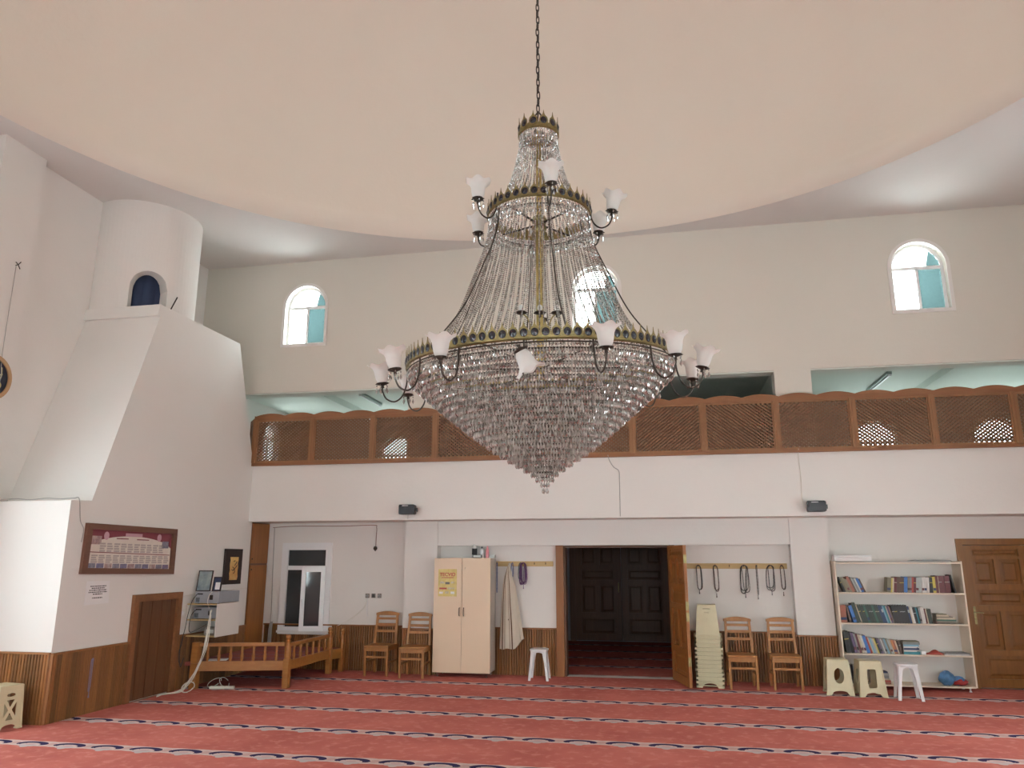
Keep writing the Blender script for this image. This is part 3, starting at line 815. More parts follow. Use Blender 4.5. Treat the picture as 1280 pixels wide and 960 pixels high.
# pole, hub, spokes
MB().lathe([(.0, Z(3.1)), (.030, Z(3.1)), (.030, Z(4.335)), (.022, Z(4.335)), (.022, Z(5.21)), (0, Z(5.21))], 16).build('central_pole', 'brass', ch, origin=(0, 0, 0), smooth=True)
MB().lathe([(.02, Z(4.315)), (.05, Z(4.315)), (.062, Z(4.345)), (.05, Z(4.375)), (.066, Z(4.415)), (.05, Z(4.445)), (.02, Z(4.445))], 20).build('hub', 'antique_brass', ch, origin=(0, 0, 0), smooth=True)
for k in range(4):
    a = ang(50 + 90 * k)
    MB().tube([(.05 * math.cos(a), .05 * math.sin(a), Z(4.385)), (.40 * math.cos(a), .40 * math.sin(a), Z(4.415))], .009, 6).build('spoke', 'dark_bronze', ch, origin=(0, 0, 0))
for k in range(6):
    a = ang(30 + 60 * k)
    MB().tube([(.02 * math.cos(a), .02 * math.sin(a), Z(3.18)), (1.0 * math.cos(a), 1.0 * math.sin(a), Z(3.19))], .007, 6).build('spoke', 'dark_bronze', ch, origin=(0, 0, 0))
# bead strands
def strand_mesh(path, step, r):
    P = [Vector(p) for p in path]; L = [0]
    for i in range(1, len(P)): L.append(L[-1] + (P[i] - P[i - 1]).length)
    m = MB(); d = 0; j = 0; n = 0
    m.tube(P, .0012, 3, mi=1)
    while d < L[-1]:
        while L[j + 1] < d: j += 1
        p = P[j].lerp(P[j + 1], (d - L[j]) / (L[j + 1] - L[j])); m.octa(p, r, r * 1.15, r * 1.15, 0, n * .6, 6); d += step; n += 1
    return m.mesh('bead_strand', ['crystal', 'chrome'])
def prof_path(pr, n=8): return catmull([(r, 0, Z(z)) for r, z in pr], n)
up_pr = [(.15, 5.165), (.165, 5.03), (.205, 4.84), (.275, 4.64), (.39, 4.465)]
me = strand_mesh(prof_path(up_pr), .0155, .0068)
for k in range(54): inst('bead_strand', me, ch, rot=(0, 0, ang(360 / 54 * k)))
me = strand_mesh(prof_path([(.14, 5.225), (.13, 5.0), (.12, 4.8), (.09, 4.55)]), .016, .006)
lo_a = [(.395, 4.415), (.43, 4.20), (.53, 3.90), (.66, 3.56), (.88, 3.20)]
lo_b = [(.385, 4.415), (.40, 4.20), (.46, 3.90), (.56, 3.56), (.72, 3.18)]
ma, mb_ = strand_mesh(prof_path(lo_a), .017, .0072), strand_mesh(prof_path(lo_b), .017, .0066)
for k in range(84): inst('bead_strand', ma, ch, rot=(0, 0, ang(360 / 84 * k + random.uniform(-.8, .8))))
for k in range(36): inst('bead_strand', mb_, ch, rot=(0, 0, ang(360 / 36 * k + 3 + random.uniform(-1, 1))))
sup_me = MB().tube(prof_path([(.40, 4.415), (.44, 4.17), (.56, 3.88), (.72, 3.54), (.97, 3.21)]), .0055, 5).mesh('support_chain', 'dark_bronze')
for k in range(6): inst('support_chain', sup_me, ch, rot=(0, 0, ang(70 + 60 * k)))
# crystal tiers: ring plus hanging drops
def tier(name, r, z, drop, sp, ring=True, bead=True, rr=.009):
    m = MB(); n = max(6, int(2 * pi * r / sp)); off = random.random()
    for k in range(n):
        a = 2 * pi * (k + off) / n; c = Vector((r * math.cos(a), r * math.sin(a), z))
        zt = z
        if bead:
            m.octa(c + Vector((0, 0, -.012)), .0085, .011, .011, 0, a, 6); zt -= .024
        L = drop * random.uniform(.92, 1.05)
        m.octa((c.x, c.y, zt - L * .62), rr, L * .6, L * .38, 0, a + random.random(), 5)
    o = m.build(name, 'crystal', ch, origin=(0, 0, 0)); o['kind'] = 'stuff'
    if ring:
        MB().tube([(r * math.cos(2 * pi * k / 64), r * math.sin(2 * pi * k / 64), z + .006) for k in range(64)], .0055, 4, True).build('tier_ring', 'dark_bronze', o, origin=(0, 0, 0))
    return o
tier('crystal_fringe', .155, Z(5.165), .075, .022, False)
tier('crystal_fringe', .150, Z(5.105), .06, .022, False)
tier('crystal_fringe', .405, Z(4.415), .055, .024, False)
tier('crystal_fringe', .40, Z(4.365), .05, .024, True)
key = [(1.012, 3.165), (1.0, 3.13), (.82, 2.965), (.56, 2.745), (.37, 2.595), (.105, 2.425), (.03, 2.345)]
sil = []; NT = 23
for k in range(NT):
    z = 3.165 + (2.345 - 3.165) * k / (NT - 1)
    for (r0, z0), (r1, z1) in zip(key, key[1:]):
        if z1 - 1e-9 <= z <= z0 + 1e-9: sil.append((r0 + (r1 - r0) * (z - z0) / (z1 - z0), z)); break
LOWER = [low_crown]
for r, z in sil:
    LOWER.append(tier('crystal_tier', r, Z(z), .050, .0200, rr=.0090))
    if r > .15: LOWER.append(tier('crystal_tier', r - .03, Z(z) + .012, .04, .024, False))
LOWER.append(tier('crystal_tier', .02, Z(2.30), .05, .03, False))
# lamp arms
def shade_mesh():
    prof = [(.020, 0), (.036, .006), (.047, .03), (.052, .06), (.056, .09), (.066, .115), (.088, .135), (.098, .140)]
    def wav(i, a, r, z):
        k = max(0, (i - 3) / 4)
        return r * (1 + .07 * k * math.cos(6 * a)), z + .010 * k * math.cos(6 * a + .6)
    return MB().lathe(prof, 36, wav=wav, cap=False).mesh('glass_shade', 'frosted_shade', True)
SHADE = shade_mesh()
CUP = MB().lathe([(.0, -.03), (.012, -.03), (.010, -.012), (.030, -.006), (.046, .004), (.040, .012), (.0, .012)], 16, wav=lambda i, a, r, z: (r * (1 + (.18 * math.cos(8 * a) if i == 4 else 0)), z)).mesh('candle_cup', 'dark_bronze', True)
pm_ = MB(); pm_.octa((0, 0, -.012), .006, .01, .01, 0, 0, 6).octa((0, 0, -.05), .0095, .026, .02, 0, .3, 6)
PEND = pm_.mesh('crystal_pendant', 'crystal')
def lamp_arm(a, r, z, tilt=0.0, roll=0.0, s=1.0, flip=False):
    ca, sa = math.cos(a), math.sin(a)
    prof = [(-.012, .165), (-.01, .10), (.0, .03), (.03, -.045), (.085, -.085), (.145, -.065), (.175, -.01), (.178, .035)]
    P = catmull([((r + x * s) * ca, (r + x * s) * sa, z + h * s) for x, h in prof], 5)
    arm = MB().tube(P, .0065, 6).build('lamp_arm', 'dark_bronze', ch, origin=(0, 0, 0), smooth=True)
    rs = r + .178 * s; top = Vector((rs * ca, rs * sa, z + .05 * s))
    rot = (tilt, roll, a)
    if flip: rot = (R(205), R(10), a)
    inst('candle_cup', CUP, arm, top, rot)
    sh_ = inst('glass_shade', SHADE, arm, top + Matrix.Rotation(0, 3, 'Z') @ Vector((0, 0, .008 if not flip else -.008)), rot)
    if not flip:
        for k in range(5):
            b = 2 * pi * k / 5 + a
            inst('crystal_pendant', PEND, arm, top + Vector((.042 * math.cos(b), .042 * math.sin(b), -.002)))
    return arm
for k, a in enumerate((-113, -84, -56, -32, -6, 19.5, 47, 75, 99, 126, 153, 180, -147)):
    rnd = random.Random(k)
    LOWER.append(lamp_arm(ang(a), 1.03, Z(3.035), tilt=R(rnd.uniform(-5, 5)), roll=R({75: 14, 47: 2}.get(a, rnd.uniform(-4, 6))), flip=(a == -6)))
for k, a in enumerate((-53, -118, 9, 80, 121, 185)):
    lamp_arm(ang(a), .415, Z(4.385), tilt=R((0, 2, 3, 0, 0, 0)[k]), roll=R((0, 3, 4, 10, 6, 0)[k]), s=.95)
# the lower basket hangs slightly out of level: dips towards the prayer hall front and the minaret side
_p = Vector((0, 0, Z(ZL)))
_f = Vector((math.cos(ang(0)), math.sin(ang(0)), 0)); _r = Vector((math.cos(ang(90)), math.sin(ang(90)), 0))
def tilt_matrix():
    # rotation about the side axis lowers the front, about the front axis lowers the minaret side
    a = Matrix.Rotation(R(-3.6), 4, _r); 
    if (a @ _f).z > 0: a = Matrix.Rotation(R(3.6), 4, _r)
    b = Matrix.Rotation(R(1.6), 4, _f)
    if (b @ _r).z < 0: b = Matrix.Rotation(R(-1.6), 4, _f)
    return Matrix.Translation(_p) @ a @ b @ Matrix.Translation(-_p)
TM = tilt_matrix()
for o in LOWER: o.matrix_basis = TM @ o.matrix_basis
# small bare bulb arms inside
bulb = MB().lathe([(0, 0), (.012, .004), (.022, .03), (.018, .05), (0, .062)], 12).mesh('bulb', 'frosted_shade', True)
for a, rr in ((-75, .10), (80, .09), (170, .10), (0, .02)):
    ca, sa = math.cos(ang(a)), math.sin(ang(a))
    P = catmull([(.03 * ca, .03 * sa, Z(3.2)), ((rr + .0) * .6 * ca, (rr) * .6 * sa, Z(3.45)), (rr * 1.0 * ca, rr * 1.0 * sa, Z(3.58)), (rr * 1.5 * ca, rr * 1.5 * sa, Z(3.62))], 5)
    arm = MB().tube(P, .006, 6).build('lamp_arm', 'antique_brass', ch, origin=(0, 0, 0), smooth=True)
    inst('bulb_socket', CUP, arm, P[-1]); inst('bulb', bulb, arm, P[-1] + Vector((0, 0, .012)))

# ------------------------------------------------------------------ chairs
def make_chair(label):
    t = thing('wooden_chair', label, 'chair')
    W, D, H, SZ = .40, .385, .92, .45
    fw = W / 2 - .02
    def P(x, y, z): return (x, y, z)
    for s in (-1, 1):
        MB().bar((s * fw, -.01, 0), (s * fw, -.01, SZ - .03), .034, .034, (0, 1, 0)).build('leg', 'chair_wood', t, bevel=.004)
        MB().bar((s * fw, D + .01, 0), (s * fw, D - .03, SZ), .034, .036, (0, 1, 0)).bar((s * fw, D - .03, SZ - .01), (s * (fw - .015), D + .03, H - .02), .034, .034, (0, 1, 0)).build('leg', 'chair_wood', t)
        MB().bar((s * fw, 0, .20), (s * fw, D - .02, .20), .02, .028).build('stretcher', 'chair_wood', t)
        MB().bar((s * fw, 0, SZ - .05), (s * fw, D - .02, SZ - .05), .022, .055).build('seat_rail', 'chair_wood', t)
    MB().bar((-fw, -.01, .28), (fw, -.01, .28), .022, .03).build('stretcher', 'chair_wood', t)
    MB().bar((-fw, -.01, SZ - .055), (fw, -.01, SZ - .055), .024, .06).build('seat_rail', 'chair_wood', t)
    MB().box(-W / 2, W / 2, -.035, D - .01, SZ - .025, SZ).build('seat', 'chair_wood', t, bevel=.008)
    for i, (z, h) in enumerate(((.635, .04), (.735, .04), (.825, .035))):
        y = D - .03 + (z - SZ) / (H - SZ) * .06
        MB().bar((-fw + .01, y, z), (fw - .01, y, z), .018, h).build('back_slat', 'chair_wood', t)
    m = MB(); n = 12; vs = []; fs = []
    for i in range(n + 1):
        u = -1 + 2 * i / n; x = u * (W / 2 - .005); zt = H + .018 - .03 * u * u; zb = H - .045
        vs += [(x, D + .018, zb), (x, D + .018, zt), (x, D + .042, zt), (x, D + .042, zb)]
    for i in range(n):
        for k in range(4): fs.append((i * 4 + k, i * 4 + (k + 1) % 4, i * 4 + 4 + (k + 1) % 4, i * 4 + 4 + k))
    fs += [(0, 1, 2, 3), (n * 4 + 3, n * 4 + 2, n * 4 + 1, n * 4)]
    m.add(vs, fs).build('top_rail', 'chair_wood', t)
    return t
c0 = make_chair('wooden ladder-back chair beside the wardrobe')
spots = [((-3.86, 11.64), 1, 'wooden ladder-back chair beside the cream wardrobe'), ((-4.47, 11.76), -1, 'wooden ladder-back chair under the wall sockets'),
         ((.985, 11.56), 1, 'wooden ladder-back chair next to the tall stack of stools'), ((1.575, 11.60), 0, 'wooden ladder-back chair next to the white pillar by the bookshelf')]
for i, ((x, y), a, lb) in enumerate(spots):
    o = c0 if i == 0 else copy_tree(c0)
    o.location = (x, y, 0); o.rotation_euler.z = R(a * 1.5); tag(o, lb, 'chair', 'wooden ladder-back chairs along the back wall')

# ------------------------------------------------------------------ stools
def stool_panel(wt, wb, H, style):
    """one side of a moulded stool, in (u, v)"""
    out = [(-wb / 2, 0), (-wb / 2 + .055, 0)] + [(-wb / 2 + .055 + (wb - .11) * k / 8, .045 * math.sin(pi * k / 8) ** .45 + .012) for k in range(1, 8)] + [(wb / 2 - .055, 0), (wb / 2, 0), (wt / 2, H), (-wt / 2, H)]
    holes = []
    if style == 'oval': holes = [[(.062 * math.cos(2 * pi * k / 20), .235 + .09 * math.sin(2 * pi * k / 20) + (.014 if k in range(1, 10) else 0)) for k in range(20)]]
    elif style == 'slot':
        w, a, b, r = .056, .115, .345, .022
        hs = []
        for cx_, cz_, s0 in ((w - r, b - r, 0), (-w + r, b - r, 90), (-w + r, a + r, 180), (w - r, a + r, 270)):
            for k in range(4): hs.append((cx_ + r * math.cos(R(s0 + 30 * k)), cz_ + r * math.sin(R(s0 + 30 * k))))
        holes = [hs]
    elif style == 'cross':
        b = .026
        top, bot, ww = .30, .10, .07
        zc = (top + bot) / 2
        holes = [[(-ww + b, top), (ww - b, top), (.0, zc + b)], [(-ww + b, bot), (0, zc - b), (ww - b, bot)], [(-ww, bot + b), (-b * .8, zc), (-ww, top - b)], [(ww, bot + b), (ww, top - b), (b * .8, zc)],
                 [(.05 * math.cos(2 * pi * k / 12), .35 + .018 * math.sin(2 * pi * k / 12)) for k in range(12)]]
    elif style == 'relief':
        holes = [rect(-.05, .05, .385, .393), rect(-.035, .035, .335, .342)]
    return out, holes
def make_stool(label, styles, H=.44, wt=.26, wb=.335):
    t = thing('plastic_stool', label, 'stool')
    T = .006
    for k, stl in enumerate(styles):
        a = pi / 2 * k; ca, sa = math.cos(a), math.sin(a)
        out, holes = stool_panel(wt, wb, H, stl)
        def mp(u, v, w, ca=ca, sa=sa):
            d = wb / 2 + (wt - wb) / 2 * v / H - w
            x, y = u, -d
            return (x * ca - y * sa, x * sa + y * ca, v)
        pn = MB().sheet(out, holes, mp, T).build('side_panel', 'beige_plastic', t)
        if stl == 'relief':
            for s in (-1, 1):
                MB().prism([(s * -.055, .13), (s * -.045, .13), (s * .05, .31), (s * .04, .31)], lambda u, v, w, mp=mp: mp(u, v, -w), .003).build('relief_bar', 'beige_plastic', pn)
    m = MB(); h = wt / 2
    m.box(-h - .002, h + .002, -h - .002, h + .002, H - .006, H + .006)
    m.build('seat', 'beige_plastic', t, bevel=.005)
    for sx, sy in ((1, 1), (1, -1), (-1, 1), (-1, -1)):
        MB().bar((sx * (wb / 2 - .004), sy * (wb / 2 - .004), .0), (sx * (wt / 2 - .004), sy * (wt / 2 - .004), H), .018, .018, (0, 1, 0)).build('corner_rib', 'beige_plastic', t)
        # small foot flange
        MB().box(sx * (wb / 2 + .008), sx * (wb / 2 - .05), sy * (wb / 2 + .008), sy * (wb / 2 - .05), 0, .016).build('foot', 'beige_plastic', t, bevel=.003)
    if 'relief' in styles:
        for k in range(4):
            a = pi / 2 * k; ca, sa = math.cos(a), math.sin(a); m = MB(); h2 = wb / 2 + .03
            for (u0, u1, v0, v1) in ((-h2, -h2 + .085, 0, .032), (h2 - .085, h2, 0, .032), (-h2 + .085, h2 - .085, .024, .034)):
                m.add([(u * ca + d_ * sa, u * sa - d_ * ca, v) for d_ in (h2, h2 - .024) for u, v in rect(u0, u1, v0, v1)], [(0, 1, 2, 3), (7, 6, 5, 4), (0, 4, 5, 1), (1, 5, 6, 2), (2, 6, 7, 3), (3, 7, 4, 0)])
            o = m.build('skirt', 'beige_plastic', t); o['kind'] = 'stuff'
    return t
s1 = make_stool('beige plastic stool with an oval hole in its side, before the bookshelf', ('oval', 'oval', 'oval', 'oval')); s1.location = (2.195, 11.50, 0); s1.rotation_euler.z = R(-2)
tag(s1, group='beige moulded plastic stools')
s2 = make_stool('beige plastic stool with a tall rectangular hole in its side, before the bookshelf', ('slot', 'oval', 'slot', 'oval')); s2.location = (2.575, 11.42, 0); s2.rotation_euler.z = R(2)
tag(s2, group='beige moulded plastic stools')
s3 = make_stool('beige plastic stool with cross-braced sides before the lit front of the minaret base', ('slot', 'cross', 'slot', 'cross'), wb=.30); s3.location = (-7.02, 7.42, 0); s3.rotation_euler.z = R(-8)
tag(s3, group='beige moulded plastic stools')
NST = 13; ords = ['bottom', 'second', 'third', 'fourth', 'fifth', 'sixth', 'seventh', 'eighth', 'ninth', 'tenth', 'eleventh', 'twelfth', 'topmost']
k0 = make_stool('beige plastic stool at the floor, bottom of the tall stack', ('relief', 'relief', 'relief', 'relief'), wt=.25, wb=.325)
for i in range(NST):
    o = k0 if i == 0 else copy_tree(k0)
    o.location = (.545 + random.uniform(-.003, .003), 11.80, i * .056); o.rotation_euler.z = R(-3 + random.uniform(-1, 1))
    tag(o, 'beige plastic stool, %s in the tall stack by the open door' % (ords[i] if i in (0, 12) else ords[i] + ' from the floor'), 'stool', 'beige stools in the tall stack')
def make_white_stool(label, loc, rz):
    t = thing('white_stool', label, 'stool', (0, 0, 0)); H = .44
    m = MB(); prof = []
    n = 24; vs = []; fs = []
    def sq(a, r): return r / max(abs(math.cos(a)) ** 4 + abs(math.sin(a)) ** 4, 1e-6) ** .25
    for r, z in ((.128, H - .035), (.138, H - .012), (.136, H - .002), (.118, H + .004), (.10, H + .001), (.0, H - .002)):
        for k in range(n):
            a = 2 * pi * k / n; q = sq(a, max(r, .001)); vs.append((q * math.cos(a), q * math.sin(a), z))
    for i in range(5):
        for k in range(n): fs.append((i * n + k, i * n + (k + 1) % n, (i + 1) * n + (k + 1) % n, (i + 1) * n + k))
    m.add(vs, fs).build('seat', 'white_plastic', t, smooth=True)
    for sx, sy in ((1, 1), (1, -1), (-1, 1), (-1, -1)):
        g = MB(); A = (sx * .105, sy * .105, H - .02); B = (sx * .125, sy * .125, .25); C_ = (sx * .15, sy * .15, 0)
        # angle-section leg: two flanges
        for (wx, wy) in ((.052, .012), (.012, .052)):
            off = Vector((-sx * (wx - .012) / 2, -sy * (wy - .012) / 2, 0)); sh_ = .75
            vs = []
            for p, k in ((C_, .72), (B, .85), (A, 1.25)):
                c = Vector(p) + off * k
                for i, j in ((-1, -1), (1, -1), (1, 1), (-1, 1)): vs.append(c + Vector((i * wx / 2 * k, j * wy / 2 * k, 0)))
            fs = [(3, 2, 1, 0), (8, 9, 10, 11)]
            for r_ in (0, 4):
                for k in range(4): fs.append((r_ + k, r_ + (k + 1) % 4, r_ + 4 + (k + 1) % 4, r_ + 4 + k))
            g.add(vs, fs)
        g.build('leg', 'white_plastic', t)
    for k in range(4):
        a = pi / 2 * k; m = MB(); ca, sa = math.cos(a), math.sin(a)
        pts = [(-.11, H - .02), (.11, H - .02), (.112, H - .10)] + [(.085 * math.cos(pi * q / 8), H - .10 + .055 * math.sin(pi * q / 8)) for q in range(9)] + [(-.112, H - .10)]
        m.prism(pts, lambda u, v, w: (u * ca + (.118 - w) * sa, u * sa - (.118 - w) * ca, v), .008)
        m.build('apron', 'white_plastic', t)
    t.location = loc; t.rotation_euler.z = rz
    return tag(t, label, 'stool', 'white plastic stools')
make_white_stool('white plastic stool by the entrance frame under the coat rack', (-1.94, 11.92, 0), R(2))
make_white_stool('white plastic stool before the bottom bookshelf', (2.99, 11.22, 0), R(-4))

# ------------------------------------------------------------------ wardrobe and what stands on it
w = thing('wardrobe', 'cream two-door wardrobe between chairs and coat rack', 'wardrobe', (-3.15, 12.08, 0))
MB().box(-3.60, -2.70, 11.90, 12.285, .07, 1.77).build('body', 'cream_side', w, bevel=.003)
for a, b, hx in ((-3.605, -3.153, -3.185), (-3.147, -2.695, -3.115)):
    dd = MB().box(a, b, 11.88, 11.898, .065, 1.775).build('door', 'cream_laminate', w, bevel=.002)
    MB().tube(catmull([(hx, 11.88, .90), (hx, 11.855, .91), (hx, 11.85, .96), (hx, 11.855, 1.01), (hx, 11.88, 1.02)], 4), .006, 6).build('handle', 'dark_bronze', dd, smooth=True)
MB().lathe([(0, 0), (.009, 0), (.009, .006), (0, .006)], 10).build('lock', 'chrome', dd, origin=(0, 0, 0)).location = (.05, -.2, 1.62)
for x, y in ((-3.54, 11.94), (-2.76, 11.94), (-3.54, 12.24), (-2.76, 12.24)):
    MB().lathe([(.018, 0), (.018, .005), (.012, .012), (.014, .07)], 10).build('leg', 'chrome', w, origin=(0, 0, 0)).location = (x + 3.15, y - 12.08, 0)
ps = MB().box(-3.535, -3.235, 11.876, 11.8795, 1.19, 1.605).build('door_poster', 'yellow_print', origin=(-3.385, 11.88, 1.19)); tag(ps, 'yellow printed poster with red title taped on the wardrobe door', 'poster')
def text(body, size, loc, rot, m, parent, bold=0.0, name='lettering', align='CENTER', ex=.0008):
    cu = bpy.data.curves.new(name, 'FONT'); cu.body = body; cu.size = size; cu.align_x = align; cu.align_y = 'CENTER'; cu.extrude = ex; cu.offset = bold
    tmp = bpy.data.objects.new(name, cu); COL.objects.link(tmp)
    dg = bpy.context.evaluated_depsgraph_get(); me = bpy.data.meshes.new_from_object(tmp.evaluated_get(dg))
    bpy.data.objects.remove(tmp); me.materials.clear(); me.materials.append(mat(m))
    o = bpy.data.objects.new(name, me); COL.objects.link(o); o.parent = parent; o.rotation_euler = rot
    o.location = Vector(loc) - parent_origin(parent) if parent else loc
    return o
px0, pz0 = -3.385, 1.19
text('TECVID', .075, (px0, 11.8750, pz0 + .33), (R(90), 0, 0), 'print_red', ps, .002)
for k, (u, v, ww, hh, mt) in enumerate([(-.085, .21, .07, .03, 'print_mixed'), (.0, .20, .07, .035, 'bottle_dark'), (.085, .21, .06, .03, 'print_mixed'), (-.07, .12, .12, .025, 'print_red'), (.06, .12, .11, .03, 'print_mixed'), (-.10, .055, .06, .03, 'paper_white'), (-.01, .06, .06, .035, 'bag_blue'), (.085, .055, .06, .035, 'paper_white'), (0, .285, .19, .012, 'print_red')]):
    m_ = 'print_mixed' if mt == 'bag_blue' else mt
    MB().box(px0 + u - ww / 2, px0 + u + ww / 2, 11.8745, 11.876, pz0 + v - hh / 2, pz0 + v + hh / 2).build('print', m_, ps)
def bottle(name, label, loc, prof, m, cap=None, grp='toiletries on top of the wardrobe'):
    t = thing(name, label, 'bottle', loc, group=grp)
    MB().lathe(prof, 14).build('body', m, t, origin=(0, 0, 0), smooth=True)
    if cap: MB().lathe(cap[0], 12).build('cap', cap[1], t, origin=(0, 0, 0), smooth=True)
    return t
b_ = bottle('spray_bottle', 'tall clear bottle with dark label on the wardrobe', (-3.02, 12.15, 1.776), [(.0, 0), (.04, 0), (.042, .12), (.042, .19), (.018, .22), (.014, .235)], 'bottle_pale', ([(.016, .23), (.016, .26), (.0, .265)], 'white_plastic'))
MB().lathe([(.043, .05), (.0435, .05), (.0435, .15), (.043, .15)], 14, cap=False).build('label_band', 'ink_black', b_, origin=(0, 0, 0))
bottle('cologne_bottle', 'white bottle with black cap on the wardrobe', (-2.90, 12.16, 1.776), [(0, 0), (.034, 0), (.034, .13), (.013, .15)], 'white_plastic', ([(.014, .148), (.014, .18), (0, .182)], 'black_plastic'))
bottle('pump_bottle', 'slim pink bottle on the wardrobe', (-2.80, 12.12, 1.776), [(0, 0), (.026, 0), (.026, .12), (.018, .15), (.010, .165)], 'pink_plastic', ([(.011, .16), (.011, .185), (0, .188)], 'pink_plastic'))
bx = thing('small_carton', 'small dark carton beside the pink bottle on the wardrobe', 'box', (-2.95, 12.06, 1.776)); MB().box(-.07, .07, -.03, .03, 0, .05).build('body', 'bottle_dark', bx, origin=(0, 0, 0), bevel=.002)
MB().box(-.06, .06, -.0315, -.03, .01, .04).build('label_panel', 'bottle_pale', bx, origin=(0, 0, 0))
bx = thing('small_tray', 'low pale tray at the end of the wardrobe top', 'tray', (-2.74, 12.2, 1.776)); m = MB().box(-.05, .05, -.05, .05, 0, .008)
m.build('bottom', 'bottle_pale', bx, origin=(0, 0, 0))
for x0, x1, y0, y1 in ((-.05, -.045, -.05, .05), (.045, .05, -.05, .05), (-.045, .045, -.05, -.045), (-.045, .045, .045, .05)): MB().box(x0, x1, y0, y1, .008, .05).build('side', 'bottle_pale', bx, origin=(0, 0, 0))

# ------------------------------------------------------------------ coat racks, robe, prayer beads
def hook_mesh():
    return MB().tube(catmull([(0, 0, .0), (0, -.03, .0), (0, -.045, -.02), (0, -.055, -.01), (0, -.058, .012)], 4), .004, 6).lathe([(0, -.0), (.012, 0)], 8).mesh('hook', 'dark_bronze', True)
HOOK = hook_mesh()
def rack(label, x0, x1, z, hooks):
    t = thing('coat_rack', label, 'coat rack', ((x0 + x1) / 2, YW, z))
    MB().box(x0, x1, YW - .022, YW - .001, z - .04, z + .04).build('backboard', 'rack_wood', t, bevel=.004)
    for h in hooks: inst('hook', HOOK, t, (h - (x0 + x1) / 2, -.02, .01))
    return t
rack('pale wooden coat rack between the wardrobe and the entrance', -2.692, -1.765, 1.685, (-2.67, -2.46, -2.25, -2.06, -1.88))
rack('pale wooden coat rack above the chairs beyond the open door', .15, 1.775, 1.655, (.27, .475, .725, .935, 1.145, 1.335, 1.51, 1.69))
BEADM = {}
def beads(label, x, z, drop, w, m, y=YW - .075, n_loops=1, tassel=True, seed=0, grp='prayer beads on the coat racks'):
    rnd = random.Random(seed); mb = MB()
    for l in range(n_loops):
        d = drop * rnd.uniform(.86, 1.0); ww = w * rnd.uniform(.7, 1.1); ox = rnd.uniform(-.3, .3) * w; oy = l * .007
        pts = catmull([(x, y - oy + .012, z + .012), (x + ww * .42, y - oy, z - .015), (x + ox * .6 + ww * .5, y - oy, z - d * .3), (x + ox + ww * .46, y - oy, z - d * .88), (x + ox, y - oy, z - d), (x + ox - ww * .46, y - oy, z - d * .88), (x + ox * .6 - ww * .5, y - oy, z - d * .3), (x - ww * .42, y - oy, z - .015)], 8, True)
        L = sum((pts[i] - pts[i - 1]).length for i in range(len(pts))); step = .0155; acc = 0
        mb.tube(pts, .003, 4, True)
        for i in range(len(pts)):
            a, b = pts[i - 1], pts[i]; sl = (b - a).length
            while acc < sl:
                mb.octa(a.lerp(b, acc / sl), .0088, .0088, .0088, 0, 0, 6); acc += step
            acc -= sl
    o = mb.build('prayer_beads', m, origin=(x, y, z - drop)); tag(o, label, 'prayer beads', grp)
    if tassel:
        g = MB().lathe([(.0, 0), (.006, -.004), (.004, -.02), (.009, -.06), (0, -.062)], 8, c=(x, y, z - drop)); g.build('tassel', m, o)
    return o
beads('thick bunch of purple and violet prayer beads on the rack near the entrance', -2.235, 1.69,   .33, .085, 'bead_purple', n_loops=8, seed=1)
beads('green prayer beads hanging behind the purple bunch', -2.285, 1.69, .24, .04, 'bead_green', n_loops=2, seed=2, tassel=False)
beads('dark prayer beads hanging behind the shoulder of the robe', -2.415, 1.69, .24, .03, 'bead_blue', n_loops=2, seed=3, tassel=False)
beads('single blue string of beads hanging beside the wardrobe', -2.665, 1.69, .50, .012, 'bead_blue', seed=4, tassel=False)
specs = [(.475, .35, .075, 'bead_black', 2, 'short dark beads on the rack hook nearest the open door'), (.725, .40, .07, 'bead_brown', 2, 'brown prayer beads on the third rack hook from the open door'),
         (1.145, .40, .10, 'bead_black', 4, 'wide bunch of black prayer beads on the rack above the chairs'), (1.325, .42, .014, 'bead_brown', 1, 'single straight string of beads between the two black bunches'),
         (1.525, .36, .10, 'bead_black', 3, 'thick oval loop of black prayer beads on the rack above the chairs'), (1.69, .37, .05, 'bead_brown', 2, 'brown prayer beads on the last rack hook next to the pillar')]
for i, (x, d, ww, m, n, lb) in enumerate(specs): beads(lb, x, 1.655, d, ww, m, n_loops=n, seed=20 + i)
# robe
m = MB(); rows = [(1.70, .035, .03, -2.455), (1.62, .06, .05, -2.47), (1.50, .12, .07, -2.475), (1.36, .19, .09, -2.465), (1.10, .25, .10, -2.455), (.80, .31, .12, -2.435), (.55, .345, .13, -2.425), (.40, .36, .135, -2.42)]
NC = 48; vs = []; fs = []; uvs = []
for i, (z, ww, dp, xc) in enumerate(rows):
    for k in range(NC):
        a = 2 * pi * k / NC; f = 1 + .10 * (i / 7) * math.sin(5 * a + .4) + .05 * math.sin(9 * a)
        x = xc + ww / 2 * math.cos(a) * f; y = YW - .075 - dp * .35 + dp / 2 * math.sin(a) * f
        zz = z
        if i == 7: zz += .15 * max(0, math.cos(a)) ** 2 + .01 * math.sin(6 * a)
        if i == 6: zz += .05 * max(0, math.cos(a)) ** 2
        vs.append((x, min(y, YW - .026), zz))
for i in range(7):
    for k in range(NC): fs.append((i * NC + k, i * NC + (k + 1) % NC, (i + 1) * NC + (k + 1) % NC, (i + 1) * NC + k))
fs.append(tuple(range(NC)))
m.add(vs, fs)
robe = m.build('hanging_robe', 'striped_cloth', origin=(-2.45, YW - .1, .38), smooth=True)
uv = robe.data.uv_layers.new(name='UVMap')
